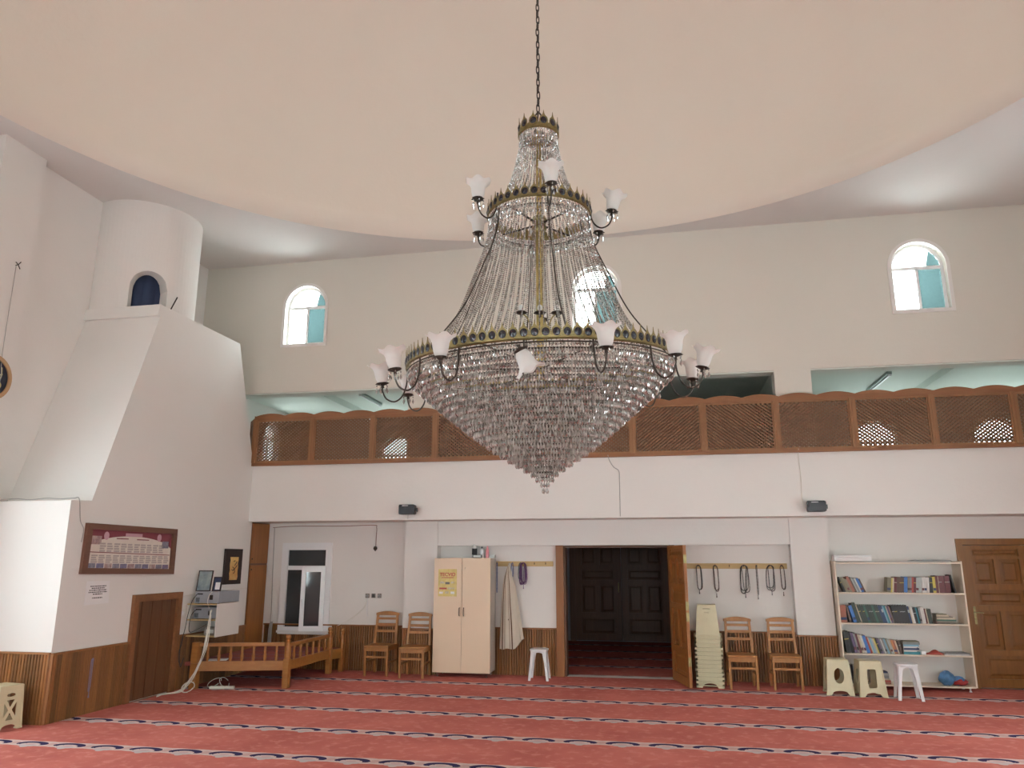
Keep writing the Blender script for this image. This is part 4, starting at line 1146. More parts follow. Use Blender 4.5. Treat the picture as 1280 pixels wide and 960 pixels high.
for p in robe.data.polygons:
    for li in p.loop_indices:
        vi = robe.data.loops[li].vertex_index; co = robe.data.vertices[vi].co
        i = vi // NC; ww = rows[min(i, 7)][1]; xc = rows[min(i, 7)][3]
        uv.data[li].uv = ((co.x - 2.45 - xc) / ww * .8 + .5, co.z)
tag(robe, 'long beige robe with brown stripes hanging from the coat rack', 'robe')
MB().lathe([(0, 0), (.006, 0), (.006, .02), (0, .02)], 6).build('button', 'bead_brown', robe, origin=(0, 0, 0)).location = (0, -.115, .45)

# ------------------------------------------------------------------ bookshelf and books
SX0, SX1, SY0, SY1 = 2.37, 4.05, 11.90, 12.27
SZ = [.07, .47, .88, 1.295, 1.71]
bs = thing('bookshelf', 'open cream bookshelf with four tiers beside the wooden side door', 'bookshelf', ((SX0 + SX1) / 2, 12.08, 0))
MB().box(SX0, SX0 + .02, SY0, SY1, .06, 1.728).build('side_panel', 'shelf_laminate', bs); MB().box(SX1 - .02, SX1, SY0, SY1, .06, 1.728).build('side_panel', 'shelf_laminate', bs)
for z in SZ: MB().box(SX0 + .02, SX1 - .02, SY0, SY1 - .012, z - .018, z).build('shelf_board', 'shelf_laminate', bs)
MB().box(SX0 + .02, SX1 - .02, SY1 - .012, SY1, .06, 1.71).build('back_panel', 'shelf_white', bs)
for x, y in ((SX0 + .08, SY0 + .05), (SX1 - .08, SY0 + .05), (SX0 + .08, SY1 - .05), (SX1 - .08, SY1 - .05)):
    MB().lathe([(.02, 0), (.02, .006), (.011, .014), (.013, .052)], 10).build('leg', 'white_plastic', bs, origin=(0, 0, 0)).location = (x - (SX0 + SX1) / 2, y - 12.08, 0)
PAL = {'black': (.022, .02, .022), 'brown': (.09, .05, .035), 'maroon': (.12, .022, .028), 'dark green': (.035, .05, .04), 'green': (.05, .13, .09), 'navy': (.025, .045, .12), 'blue': (.05, .16, .45), 'light blue': (.20, .38, .50), 'grey': (.24, .24, .24),
       'light grey': (.42, .44, .43), 'white': (.66, .63, .60), 'cream': (.58, .48, .36), 'yellow': (.58, .46, .08), 'olive': (.20, .17, .11), 'taupe': (.24, .19, .15), 'red': (.42, .07, .05), 'orange': (.50, .19, .07), 'terracotta': (.34, .12, .075), 'purple': (.13, .08, .16), 'teal': (.04, .22, .27)}
for k, c in PAL.items(): plain('book_' + k.replace(' ', '_'), c, .5, var=.15, scale=40)
BN = [0]; ORD = ['first', 'second', 'third', 'fourth', 'fifth', 'sixth', 'seventh', 'eighth', 'ninth', 'tenth', 'eleventh', 'twelfth', '13th', '14th', '15th', '16th', '17th', '18th', '19th', '20th', '21st', '22nd', '23rd', '24th', '25th', '26th', '27th', '28th', '29th', '30th', '31st', '32nd', '33rd', '34th', '35th']
def book(label, col, loc, t, h, d, lean=0.0, flat=False, grp=None, rz=0.0, band=None):
    m = MB(); c = .0025
    # cover: two boards and a spine (spine at y = 0), page block set back from the edges
    m.box(0, c, .002, d, 0, h).box(t - c, t, .002, d, 0, h).box(0, t, 0, .004, 0, h).box(c, t - c, .004, d - .004, .003, h - .004, 1)
    o = m.build('book', ['book_' + col.replace(' ', '_'), 'paper_cream'], origin=(0, 0, 0))
    if band:
        MB().box(.0005, t - .0005, -.0008, 0, h * band[0], h * band[1]).build('spine_label', band[2], o, origin=(0, 0, 0))
    if flat: o.rotation_euler = (0, R(90), rz); o.location = (loc[0], loc[1], loc[2] + t)
    else: o.rotation_euler = (0, lean, 0); o.location = (loc[0], loc[1], loc[2] + (t * math.sin(lean) if lean > 0 else 0))
    return tag(o, label, 'book', grp)
def row(x, z, items, shelf, end, lean, grp, rev=False, y=None):
    """items: (colour, thickness, height); leaning by `lean`; returns the x reached"""
    n = len(items); pl, ph_ = None, 0
    for i, it in enumerate(items):
        col, t, h = it[:3]; idx = (n - 1 - i) if rev else i
        l = it[3] if len(it) > 3 else lean
        lab = '%s book, %s from %s on %s' % (col, ORD[idx], end, shelf)
        yy = (SY0 + .045 if y is None else y) + random.uniform(0, .012)
        tw = t / math.cos(l)
        if pl is not None: x += max(0, min(h, ph_) * (math.tan(pl) - math.tan(l)))
        pl, ph_ = l, h
        bd = None
        if t > .02 and i % 3 != 1: bd = (.62, .8, random.choice(['book_cream', 'book_light_grey', 'book_yellow'])) if col in ('brown', 'maroon', 'black', 'navy', 'dark green') else (.15, .3, random.choice(['book_navy', 'book_maroon', 'book_black']))
        if bd and col in ('brown', 'maroon', 'dark green', 'black'): bd = (bd[0], bd[0] + .04, bd[2])
        book(lab, col, (x, yy, z), t, h, .17, l, grp=grp, band=bd); x += tw + .0006
    return x
# rows (lean < 0 tips the head towards the pillar end)
LN = R(-22)
g1 = 'books on the top shelf'
it = [('black', .022, .22), ('olive', .03, .21), ('olive', .028, .20), ('taupe', .02, .19), ('terracotta', .035, .225), ('brown', .02, .22), ('light grey', .016, .205), ('grey', .025, .205), ('white', .016, .20), ('blue', .034, .20), ('brown', .018, .195)]
row(SX0 + .115, SZ[3] + .001, it, 'the top shelf', 'the pillar end', R(-21), g1)
it = [('olive', .05, .205, R(8)), ('yellow', .014, .20, R(8)), ('cream', .02, .20, R(7)), ('maroon', .034, .215, R(6)), ('brown', .034, .215, R(6)), ('brown', .028, .21, R(6)), ('brown', .03, .21, R(6)), ('blue', .045, .215, R(6)), ('taupe', .028, .215, R(6)), ('grey', .024, .215, R(6)), ('red', .026, .215, R(6)), ('maroon', .03, .21, R(6)),
      ('light grey', .034, .215, R(7)), ('light grey', .036, .215, R(7)), ('white', .03, .21, R(5)), ('white', .03, .21, R(5)), ('white', .032, .21, R(4)), ('black', .036, .215, R(1)), ('yellow', .036, .22, R(0)), ('maroon', .034, .235, 0), ('cream', .008, .225, 0), ('maroon', .04, .23, 0), ('maroon', .036, .23, 0), ('maroon', .036, .23, 0), ('maroon', .032, .23, 0)]
xe = row(3.05, SZ[3] + .001, it, 'the top shelf', 'the end of the right hand row by the door', 0, g1, rev=True)
for o in [o for o in bpy.data.objects if o.get('label', '').find('right hand row') > 0]: o['label'] = o['label'].replace('the end of the right hand row by the door', 'the door end')
book('dark book leaning at the door end of the top shelf', 'black', (xe + .05, SY0 + .05, SZ[3] + .001), .02, .25, .19, R(-11), grp=g1)
g2 = 'books on the second shelf'
it = [('terracotta', .085, .235, R(-2)), ('brown', .03, .22, R(-10)), ('blue', .045, .235, R(-14)), ('dark green', .05, .27, R(-14)), ('cream', .012, .25, R(-15))] + [('green' if k % 4 == 3 else 'dark green', .026, .245, R(-15)) for k in range(10)] + \
     [('navy', .03, .24, R(-15)), ('navy', .022, .24, R(-15)), ('light blue', .018, .24, R(-15)), ('teal', .02, .24, R(-14)), ('cream', .012, .23, R(-14)), ('purple', .022, .235, R(-13)), ('taupe', .012, .23, R(-12))] + [('black', .034, .245, R(-8)) for k in range(6)] + \
     [('navy', .022, .23, R(-8)), ('cream', .014, .225, R(-9)), ('white', .026, .225, R(-9)), ('black', .034, .215, R(-8)), ('teal', .02, .215, R(-8))]
xe = row(SX0 + .03, SZ[2] + .001, it[:2], 'the second shelf', 'the pillar end', 0, g2)
xe = row(xe + .022, SZ[2] + .001, it[2:], 'the second shelf', 'the tall orange volume', 0, g2)
it = [('grey', .024, .21, R(-6)), ('white', .045, .22, R(-5)), ('maroon', .018, .20, R(-6)), ('cream', .012, .20, R(-6)), ('dark green', .05, .195, R(-4))]
xe = row(xe + .006, SZ[2] + .001, it, 'the second shelf', 'the flat pile of books', 0, g2, rev=True)
z = SZ[2] + .001
for i, (c, t, ww) in enumerate([('brown', .018, .24), ('taupe', .02, .25), ('green', .02, .25), ('cream', .022, .24), ('taupe', .016, .21), ('cream', .02, .16), ('olive', .014, .14)]):
    lb = '%s book lying flat, %s from the bottom of the pile on the second shelf' % (c, ORD[i]); b = book(lb, c, (xe + .05 + random.uniform(-.004, .004) + .0, SY0 + .05, z), t, ww, .17, flat=True, grp=g2, rz=R(random.uniform(-1, 1))); z += t + .0006
pp = MB().box(3.82, 3.99, SY0 + .04, SY0 + .2, SZ[2] + .0005, SZ[2] + .007).build('booklet', 'book_taupe', origin=(3.87, SY0 + .1, SZ[2])); tag(pp, 'thin booklet lying alone on the second shelf by the door end', 'booklet')
g3 = 'books on the third shelf'
it = [('black', .06, .29, R(-8)), ('black', .03, .285, R(-9)), ('purple', .035, .275, R(-10)), ('grey', .025, .275, R(-11)), ('maroon', .025, .26, R(-11)), ('cream', .03, .25, R(-12)), ('white', .026, .25, R(-13)), ('blue', .04, .24, R(-14)), ('red', .02, .225, R(-15)), ('cream', .012, .225, R(-16)), ('light blue', .024, .215, R(-16)), ('light grey', .018, .215, R(-16)), ('cream', .012, .21, R(-16)), ('yellow', .016, .21, R(-16)), ('black', .024, .205, R(-16)), ('purple', .024, .205, R(-16)), ('grey', .02, .20, R(-16)), ('white', .012, .20, R(-16))]
xe = row(SX0 + .075, SZ[1] + .001, it, 'the third shelf', 'the pillar end', 0, g3)
it = [('grey', .024, .20, R(-16)), ('light blue', .024, .20, R(-16)), ('olive', .02, .20, R(-16)), ('light grey', .024, .195, R(-16)), ('cream', .012, .19, R(-15)), ('orange', .022, .185, R(-14)), ('terracotta', .022, .185, R(-14)), ('cream', .02, .18, R(-13)), ('brown', .03, .18, R(-8))]
xe = row(xe, SZ[1] + .001, it, 'the third shelf', 'the blue flat pile', 0, g3, rev=True)
z = SZ[1] + .001
for i, (c, t, ww) in enumerate([('teal', .034, .21), ('white', .022, .17), ('navy', .026, .20), ('white', .02, .17), ('light blue', .024, .20), ('grey', .03, .215), ('olive', .014, .21)]):
    lb = '%s book lying flat, %s from the bottom of the pile on the third shelf' % (c, ORD[i]); book(lb, c, (xe + .015 + random.uniform(0, .004), SY0 + .05, z), t, ww, .17, flat=True, grp=g3, rz=R(random.uniform(-1, 1))); z += t + .0006
bx = thing('paper_cube', 'small white box beside the blue flat pile on the third shelf', 'box', (xe + .27, SY0 + .08, SZ[1] + .001)); MB().box(-.03, .03, -.03, .03, 0, .045).build('body', 'paper_white', bx, origin=(0, 0, 0), bevel=.002); MB().box(-.03, .03, -.03, .03, .0452, .05).build('lid', 'paper_white', bx, origin=(0, 0, 0))
# crumpled red cloth and magazines
m = MB(); vs = []; fs = []; NN = 12
for i in range(NN + 1):
    for j in range(7):
        u, v = i / NN, j / 6; x = xe + .305 + .24 * u; y = SY0 + .06 + .14 * v
        hh = (.012 + .04 * math.sin(pi * u) ** 2 * math.sin(pi * v) + .012 * math.sin(9 * u + 4 * v)) * math.sin(pi * v) ** .5 * math.sin(pi * u) ** .4
        vs.append((x, y, SZ[1] + .002 + max(hh, 0)))
for i in range(NN):
    for j in range(6): fs.append((i * 7 + j, i * 7 + 7 + j, i * 7 + 8 + j, i * 7 + j + 1))
m.add(vs, fs); o = m.build('crumpled_cloth', 'book_red', origin=(xe + .44, SY0 + .12, SZ[1]), smooth=True); o.modifiers.new('t', 'SOLIDIFY').thickness = -.003; tag(o, 'crumpled dark red cloth on the third shelf', 'cloth')
for i, (x, c, lb) in enumerate(((3.695, 'white', 'white magazine lying under another on the third shelf by the door end'), (3.70, 'grey', 'grey magazine lying on top of another on the third shelf by the door end'))):
    o = book(lb, c, (x, SY0 + .03, SZ[1] + .001 + i * .016), .014, .32, .2, flat=True, grp=g3, rz=R(-2 + 5 * i)); o['category'] = 'magazine'
# bottom shelf
z = SZ[0] + .001
for i, (c, t, ww) in enumerate([('terracotta', .025, .24), ('red', .025, .24), ('cream', .02, .23), ('grey', .04, .22), ('light grey', .03, .22), ('navy', .02, .21)]):
    book('%s book lying flat, %s from the bottom of the pile on the lowest shelf' % (c, ORD[i]), c, (2.74, SY0 + .06, z), t, ww, .18, flat=True, grp='books on the lowest shelf', rz=R(random.uniform(-1, 1))); z += t + .0006
it = [('grey', .03, .24, R(-3)), ('black', .028, .25, R(-3)), ('light grey', .03, .24, R(-3)), ('purple', .03, .23, R(-3)), ('white', .028, .25, R(-3))]
row(SX0 + .08, SZ[0] + .001, it, 'the lowest shelf', 'the pillar end', 0, 'books on the lowest shelf')
# blue and red plastic bag
def blob(pts_fn, nu=22, nv=14):
    m = MB(); vs = []; fs = []
    for i in range(nv + 1):
        for k in range(nu): vs.append(pts_fn(2 * pi * k / nu, pi * i / nv))
    for i in range(nv):
        for k in range(nu): fs.append((i * nu + k, i * nu + (k + 1) % nu, (i + 1) * nu + (k + 1) % nu, (i + 1) * nu + k))
    return m.add(vs, fs)
def bagf(cx_, a, b, h, ph):
    def f(t, p):
        r = 1 + .10 * math.sin(5 * t + ph + 3 * p) + .06 * math.sin(9 * t - 4 * p)
        return (cx_ + a * r * math.sin(p) * math.cos(t), SY0 + .13 + b * r * math.sin(p) * math.sin(t), max(SZ[0] + .002, SZ[0] + h * .5 + h * .52 * math.cos(p) * (1 + .1 * math.sin(4 * t + ph))))
    return f
bag = thing('plastic_bag', 'crumpled blue and red plastic bag on the lowest shelf', 'bag', (3.79, SY0 + .13, SZ[0]))
blob(bagf(3.715, .10, .10, .18, 0)).build('blue_end', 'bag_blue', bag, smooth=True)
blob(bagf(3.865, .115, .09, .095, 1.3)).build('red_end', 'bag_red', bag, smooth=True)
blob(bagf(3.855, .10, .075, .115, 2.6)).build('blue_fold', 'bag_blue', bag, smooth=True)
# things on top of the bookshelf
bx = thing('long_carton', 'long white carton lying on top of the bookshelf', 'box', (2.64, SY0 + .14, 1.729))
MB().box(-.25, .25, -.09, .09, 0, .055).build('body', 'paper_white', bx, origin=(0, 0, 0), bevel=.004); MB().box(-.252, .252, -.092, .092, .0555, .085).build('lid', 'paper_white', bx, origin=(0, 0, 0), bevel=.004)
o = MB().prism([(3.42, 0), (3.95, 0), (3.93, .012), (3.7, .022), (3.5, .018), (3.42, .006)], lambda u, v, w: (u, SY0 + .05 + w, 1.729 + v), .2).build('folded_newspaper', 'book_grey', origin=(3.7, SY0 + .15, 1.729)); tag(o, 'flat grey folded newspaper on top of the bookshelf', 'newspaper')

# ------------------------------------------------------------------ on the minaret base
def on_tower(u, v, w): return (TX + w, u, v)
p = thing('framed_poster', 'wide framed poster with maroon header and text columns on the minaret base', 'poster', (TX, 8.81, 1.56))
MB().sheet([(7.95, 1.585), (9.69, 1.555), (9.68, 2.165), (7.96, 2.175)], [[(8.04, 1.655), (9.60, 1.625), (9.59, 2.095), (8.05, 2.105)]], on_tower, .04).build('frame', 'frame_wood', p)
sheet_ = MB().prism([(8.02, 1.64), (9.62, 1.61), (9.61, 2.11), (8.03, 2.12)], lambda u, v, w: on_tower(u, v, .004 + w), .01).build('poster_sheet', 'paper_cream', p)
def pr(loop, m, w=.0145, t=.0008): return MB().prism(loop, lambda u, v, ww: on_tower(u, v, w + ww), t).build('print', m, sheet_)
def zt(u): return 2.105 - (u - 8.04) * .0065      # top edge of the sheet
hdr = [(8.04, zt(8.04)), (8.04, zt(8.04) - .20)] + [(8.04 + 1.56 * k / 16, zt(8.04 + 1.56 * k / 16) - .20 + .14 * math.sin(pi * k / 16) ** .55) for k in range(1, 16)] + [(9.60, zt(9.6) - .20), (9.60, zt(9.6))]
pr(hdr, 'print_maroon')
pr(rect(8.66, 8.98, 2.035, 2.075), 'print_pink', .0155); pr(rect(8.50, 8.72, 2.0, 2.012), 'print_maroon', .0155); pr(rect(8.88, 9.12, 1.995, 2.007), 'print_maroon', .0155)
for c in (8.32, 9.33): pr([(c + .045 * math.cos(2 * pi * k / 14), 2.035 + .05 * math.sin(2 * pi * k / 14)) for k in range(14)], 'print_pink', .0155)
pr(rect(8.08, 8.24, 1.93, 2.03), 'photo_b', .0155); pr(rect(9.40, 9.54, 1.90, 1.99), 'photo_a', .0155)
for k in range(12):
    u = 8.10 + k * .124
    for r_, (b0, hh) in enumerate(((1.845, .115), (1.715, .10))):
        if r_ == 0 and k in (0, 11): continue
        for q in range(4): pr(rect(u, u + .105 - .012 * ((k + q) % 3), b0 + hh * q / 4 - .003 * k * .4, b0 + hh * (q + .7) / 4 - .003 * k * .4), 'print_grey', .0155)
pr([(8.06, 1.835), (9.58, 1.805), (9.58, 1.815), (8.06, 1.845)], 'print_maroon', .0155)
for k in range(11):
    u = 8.06 + k * .139; zz = 1.655 - k * .0027
    pr(rect(u, u + .125, zz, zz + .055), ('photo_a', 'photo_c', 'photo_b')[k % 3], .0155)
n = MB().prism([(8.09, 1.225), (8.50, 1.235), (8.48, 1.50), (8.10, 1.50)], lambda u, v, w: on_tower(u, v, .001 + w), .004).build('paper_notice', 'paper_white', origin=(TX, 8.3, 1.22)); tag(n, 'white paper notice with lines of black text under the framed poster', 'notice')
lines = [(1.440, .27), (1.417, .22), (1.394, .29), (1.371, .31), (1.348, .16), (1.305, .17)]
for z, wd in lines:
    m = MB(); u = 8.295 - wd / 2
    while u < 8.295 + wd / 2:
        ww = random.uniform(.012, .035); m.prism(rect(u, min(u + ww, 8.295 + wd / 2), z - .006, z + .006), lambda a, b, w: on_tower(a, b, .0052 + w), .0006); u += ww + .008
    o = m.build('text_line', 'ink_black', n); o['kind'] = 'stuff'
# calligraphy picture
p = thing('calligraphy_picture', 'dark framed gold calligraphy picture on the minaret base near the corner cupboard', 'picture', (TX, 11.2, 1.37))
MB().box(TX + .002, TX + .035, 10.95, 11.44, 1.375, 1.915).build('frame', 'dark_frame', p, bevel=.004)
pl = MB().prism([(11.09 + .03 * math.sin(k * 2.4) * .3 + (0 if k < 8 else .23), (1.44 + .05 * k) if k < 8 else (1.79 - .05 * (k - 8))) for k in range(16)], lambda u, v, w: on_tower(u, v, .0352 + w), .002).build('gold_panel', 'gold_picture', p)
for pts in ([(11.14, 1.60), (11.17, 1.585), (11.21, 1.60), (11.25, 1.63), (11.29, 1.66)], [(11.16, 1.64), (11.20, 1.615), (11.23, 1.56), (11.19, 1.54)], [(11.22, 1.66), (11.25, 1.69), (11.28, 1.72)], [(11.18, 1.72), (11.22, 1.735)]):
    MB().tube(catmull([(TX + .038, u, v) for u, v in pts], 4), .006, 5).build('pen_stroke', 'ink_black', pl)
# equipment shelf: carcass open towards the hall end
e = thing('equipment_cabinet', 'pale open wall cabinet holding amplifiers beside the small plank door', 'cabinet', (-6.46, 10.4, .68))
EX0, EX1, EY0, EY1, EZ0, EZ1 = TX + .002, -6.24, 10.12, 10.72, .69, 1.14
MB().box(EX0, EX1 - .016, EY0, EY1, EZ1 - .016, EZ1).build('top_board', 'rack_wood', e); MB().box(EX0, EX1 - .016, EY0, EY1, .91, .926).build('middle_board', 'rack_wood', e); MB().box(EX0, EX1 - .016, EY0, EY1, EZ0, EZ0 + .016).build('bottom_board', 'rack_wood', e)
MB().box(EX1 - .016, EX1, EY0, EY1, EZ0, EZ1).build('side_panel', 'shelf_white', e); MB().box(EX0, EX0 + .014, EY0, EY1, EZ0 + .016, EZ1 - .016).build('side_panel', 'shelf_white', e); MB().box(EX0, EX1 - .016, EY1, EY1 + .01, EZ0, EZ1).build('back_panel', 'shelf_white', e)
def amp(label, x0, x1, y0, y1, z0, h):
    a = thing('amplifier', label, 'amplifier', ((x0 + x1) / 2, (y0 + y1) / 2, z0))
    MB().box(x0, x1, y0, y1, z0 + .008, z0 + h).build('case', 'amp_grey', a, bevel=.004)
    xm = x0 + (x1 - x0) * .62
    MB().box(xm, xm + .05, y0 - .01, y0, z0 + h * .32, z0 + h * .72).build('socket', 'dark_bronze', a, bevel=.003)
    MB().box(x0 + .04, x0 + .12, y0 - .012, y0, z0 + h * .75, z0 + h * .86).build('plug', 'black_plastic', a, bevel=.003)
    for q in range(4): MB().box(x0 + .02 + q * .015, x0 + .028 + q * .015, y0 - .002, y0, z0 + .02, z0 + h * .5).build('vent_slot', 'black_plastic', a)
    for sx in (x0 + .03, x1 - .03): MB().box(sx - .012, sx + .012, y0 + .03, y0 + .06, z0, z0 + .008).build('foot', 'black_plastic', a)
amp('grey amplifier standing on top of the open wall cabinet', -6.62, -6.245, 10.14, 10.68, 1.141, .165)
amp('grey amplifier inside the upper compartment of the wall cabinet', -6.66, -6.28, 10.20, 10.66, .927, .16)
bx = thing('junction_box', 'small pale junction box inside the lower compartment of the wall cabinet', 'box', (-6.38, 10.25, .707)); MB().box(-.09, .09, -.05, .05, 0, .11).build('case', 'socket_plastic', bx, origin=(0, 0, 0), bevel=.004)
MB().box(-.06, .06, -.054, -.05, .03, .08).build('cover_plate', 'bottle_pale', bx, origin=(0, 0, 0))
# two framed pictures leaning on the wall above the amplifier
def leaning(label, y0, y1, x, h, m, mat_fr, cut=None):
    t = thing('small_picture', label, 'picture', (x, (y0 + y1) / 2, 1.308))
    mp = lambda u, v, w: (x - v * .18 + w, u, 1.308 + v)
    MB().sheet(rect(y0, y1, 0, h), [rect(y0 + .02, y1 - .02, .02, h - .02)], mp, .018).build('frame', mat_fr, t)
    pn = MB().prism(rect(y0 + .018, y1 - .018, .018, h - .018), lambda u, v, w: mp(u, v, .004 + w), .006).build('picture', m, t)
    if cut: MB().prism(cut, lambda u, v, w: mp(u, v, .0105 + w), .001).build('inner_card', 'paper_white', pn)
def leaning2(label, x0, x1, y, h, m, mat_fr, cut=None):
    t = thing('small_picture', label, 'picture', ((x0 + x1) / 2, y, 1.308))
    mp = lambda u, v, w: (u, y + v * .16 - w, 1.308 + v)
    MB().sheet(rect(x0, x1, 0, h), [rect(x0 + .014, x1 - .014, .014, h - .014)], mp, .016).build('frame', mat_fr, t)
    pn = MB().prism(rect(x0 + .012, x1 - .012, .012, h - .012), lambda u, v, w: mp(u, v, .004 + w), .006).build('picture', m, t)
    if cut: MB().prism([(x0 + a * (x1 - x0), b * h) for a, b in cut], lambda u, v, w: mp(u, v, .0105 + w), .001).build('inner_card', 'paper_white', pn)
leaning2('pale misty landscape picture standing on the amplifier', -6.665, -6.435, 10.22, .29, 'misty_picture', 'dark_frame')
leaning2('small dark picture with a white card standing on the amplifier', -6.42, -6.285, 10.24, .20, 'flag_navy', 'dark_frame', rect(.3, .85, .12, .62))
def cable(label, pts, r, m, n=6, cat='cable', name='cable', grp=None, seg=5):
    P = catmull(pts, seg); lo = min(p.z for p in P)
    o = MB().tube(P, r, n).build(name, m, origin=(P[-1].x, P[-1].y, lo), smooth=True)
    return tag(o, label, cat, grp)
rb = random.Random(4)
for i in range(5):
    j = lambda s=.02: rb.uniform(-s, s)
    cable('white cable of the thick bundle falling from the amplifiers to the carpet', [(-6.30 + j(), 10.06, 1.06 + j()), (-6.28 + j(), 10.0, .90), (-6.27 + j(), 9.96 + j(), .60), (-6.33 + j(.02), 9.92 + j(.02), .33), (-6.42 + j(.03), 9.85 + j(.03), .12), (-6.50 + j(.05), 9.78 + j(.04), .02), (-6.62 + j(.04), 9.65 + j(.04), .012), (-6.66 + i * .02, 9.55 - i * .03, .012)], .0055, 'cable_white', grp='white cables of the bundle')
for i in range(2):
    pts = [(-6.42 + .09 * math.cos(2 * pi * k / 10 + i), 9.86 + .05 * math.sin(2 * pi * k / 10 + i), .07 + .06 * math.sin(2 * pi * k / 10 + 1.2 * i)) for k in range(9)]
    cable('coiled loop of white cable at the foot of the bundle', pts, .0065, 'cable_white', grp='cable coils at the foot of the bundle')
for i, (x, y) in enumerate(((-6.30, 10.30), (-6.18, 10.35))):
    pts = [(x + .10 * math.cos(2 * pi * k / 10 + i), y + .05 * math.sin(2 * pi * k / 10), .07 + .055 * math.sin(2 * pi * k / 10 + .5)) for k in range(10)]
    cable('loop of white cable lying under the wooden divan', pts, .005, 'cable_white', grp='cable loops under the divan')
o = thing('extension_socket', 'white multi-socket strip lying under the wooden divan', 'power strip', (-6.15, 10.25, 0)); o.rotation_euler.z = R(10)
MB().box(-.17, .17, -.03, .03, 0, .035).build('body', 'cable_white', o, origin=(0, 0, 0), bevel=.006)
for k in range(4): MB().lathe([(0, 0), (.017, 0), (.017, .003), (.013, .003), (.013, .001), (0, .001)], 12).build('outlet', 'socket_plastic', o, origin=(0, 0, 0)).location = (-.12 + .08 * k, 0, .035)
cable('black lead hanging from the top amplifier down the cabinet', [(-6.58, 10.125, 1.27), (-6.60, 10.05, 1.18), (-6.64, 10.04, 1.0), (-6.66, 10.03, .80), (-6.68, 10.0, .62), (-6.68, 9.99, .45), (-6.67, 10.02, .30), (-6.66, 10.06, .42)], .005, 'cable_black')
cable('black lead hanging from the lower amplifier across the open cabinet', [(-6.60, 10.18, 1.06), (-6.60, 10.07, 1.0), (-6.62, 10.06, .86), (-6.60, 10.06, .76), (-6.48, 10.06, .80), (-6.36, 10.08, .87)], .005, 'cable_black')
cable('black lead drooping along the wainscot beside the small plank door', [(-6.69, 10.05, .70), (-6.68, 10.02, .60), (-6.69, 9.98, .50), (-6.685, 9.99, .38), (-6.685, 10.05, .33)], .004, 'cable_black')
cable('white lead looping over the top amplifier front', [(-6.35, 10.13, 1.30), (-6.34, 10.06, 1.27), (-6.36, 10.05, 1.18), (-6.33, 10.06, 1.08)], .004, 'cable_white')
cable('thin grey wire running along the minaret base behind the pictures', [(TX + .008, 9.97, 1.24), (TX + .008, 10.2, 1.26), (TX + .008, 11.0, 1.285), (TX + .008, 11.69, 1.30)], .004, 'cable_white')
sw = thing('light_switch', 'small white switch beside the frame of the small plank door', 'switch', (TX, 10.02, 1.0)); MB().box(TX, TX + .02, 9.995, 10.045, .985, 1.04).build('plate', 'white_plastic', sw, bevel=.003); MB().box(TX + .02, TX + .027, 10.008, 10.032, .998, 1.028).build('rocker', 'white_plastic', sw)
cable('thin white wire dropping from the door corner to the small switch', [(TX + .006, 9.97, 1.24), (TX + .006, 9.985, 1.15), (TX + .006, 10.015, 1.04)], .003, 'cable_white')
beads('violet prayer beads hanging on the wainscot of the minaret base', -6.69, .60, .36, .03, 'bead_violet', y=8.31, n_loops=2, seed=9, grp='prayer beads on the wainscot')
cable('thin wire lying along the ledge of the minaret base', [(-7.72, 7.70, 2.435), (-7.5, 7.72, 2.45), (-7.3, 7.71, 2.435), (-7.1, 7.73, 2.45), (-6.9, 7.72, 2.44), (-6.75, 7.76, 2.45), (-6.708, 7.8, 2.44), (-6.71, 7.86, 2.2), (-6.71, 7.93, 2.1), (-6.71, 7.92, 1.95)], .005, 'cable_grey')
o = MB().tube([(-6.93, 9.32, 5.215), (-6.72, 9.20, 5.42)], .009, 6).build('thin_stick', 'dark_bronze', origin=(-6.93, 9.32, 5.2)); tag(o, 'thin dark stick leaning out from the ledge beside the minaret shaft', 'stick')
# round plaque on the left wall, its cord
q = thing('round_plaque', 'round navy calligraphy plaque with wooden rim on the left wall pilaster', 'plaque', (-7.76, 7.36, 3.55))
PC = (7.36, 3.86); PR = .275
def on_left(u, v, w): return (-7.76 + w, u, v)
MB().sheet([(PC[0] + PR * math.cos(2 * pi * k / 40), PC[1] + PR * math.sin(2 * pi * k / 40)) for k in range(40)], [[(PC[0] + (PR - .045) * math.cos(2 * pi * k / 40), PC[1] + (PR - .045) * math.sin(2 * pi * k / 40)) for k in range(40)]], on_left, .04).build('rim', 'plaque_rim', q)
dsc = MB().prism([(PC[0] + (PR - .04) * math.cos(2 * pi * k / 40), PC[1] + (PR - .04) * math.sin(2 * pi * k / 40)) for k in range(40)], lambda u, v, w: on_left(u, v, .002 + w), .02).build('disc', 'plaque_navy', q)
for pts in ([(.10, -.02), (.14, -.08), (.09, -.15), (.03, -.12), (.06, -.06)], [(.02, .05), (.08, .04), (.14, .06)], [(.12, .14), (.13, .05), (.12, .0)], [(-.1, .1), (-.05, 0), (0, -.1), (-.06, -.16)], [(-.15, 0), (-.1, -.05), (-.12, -.12)], [(.05, .12), (-.02, .15), (-.08, .13)]):
    MB().tube(catmull([on_left(PC[0] + a, PC[1] + b, .026) for a, b in pts], 4), .008, 5).build('letter_stroke', 'plaque_gold', dsc)
cable('thin cord running up the left pilaster past the round plaque', [(-7.752, 7.42, 2.6), (-7.75, 7.45, 3.5), (-7.712, 7.465, 3.86), (-7.75, 7.47, 4.2), (-7.752, 7.475, 5.30)], .004, 'cable_grey')
o = thing('wall_hook', 'small metal hook at the top of the cord on the left pilaster', 'hook', (-7.76, 7.475, 5.30))
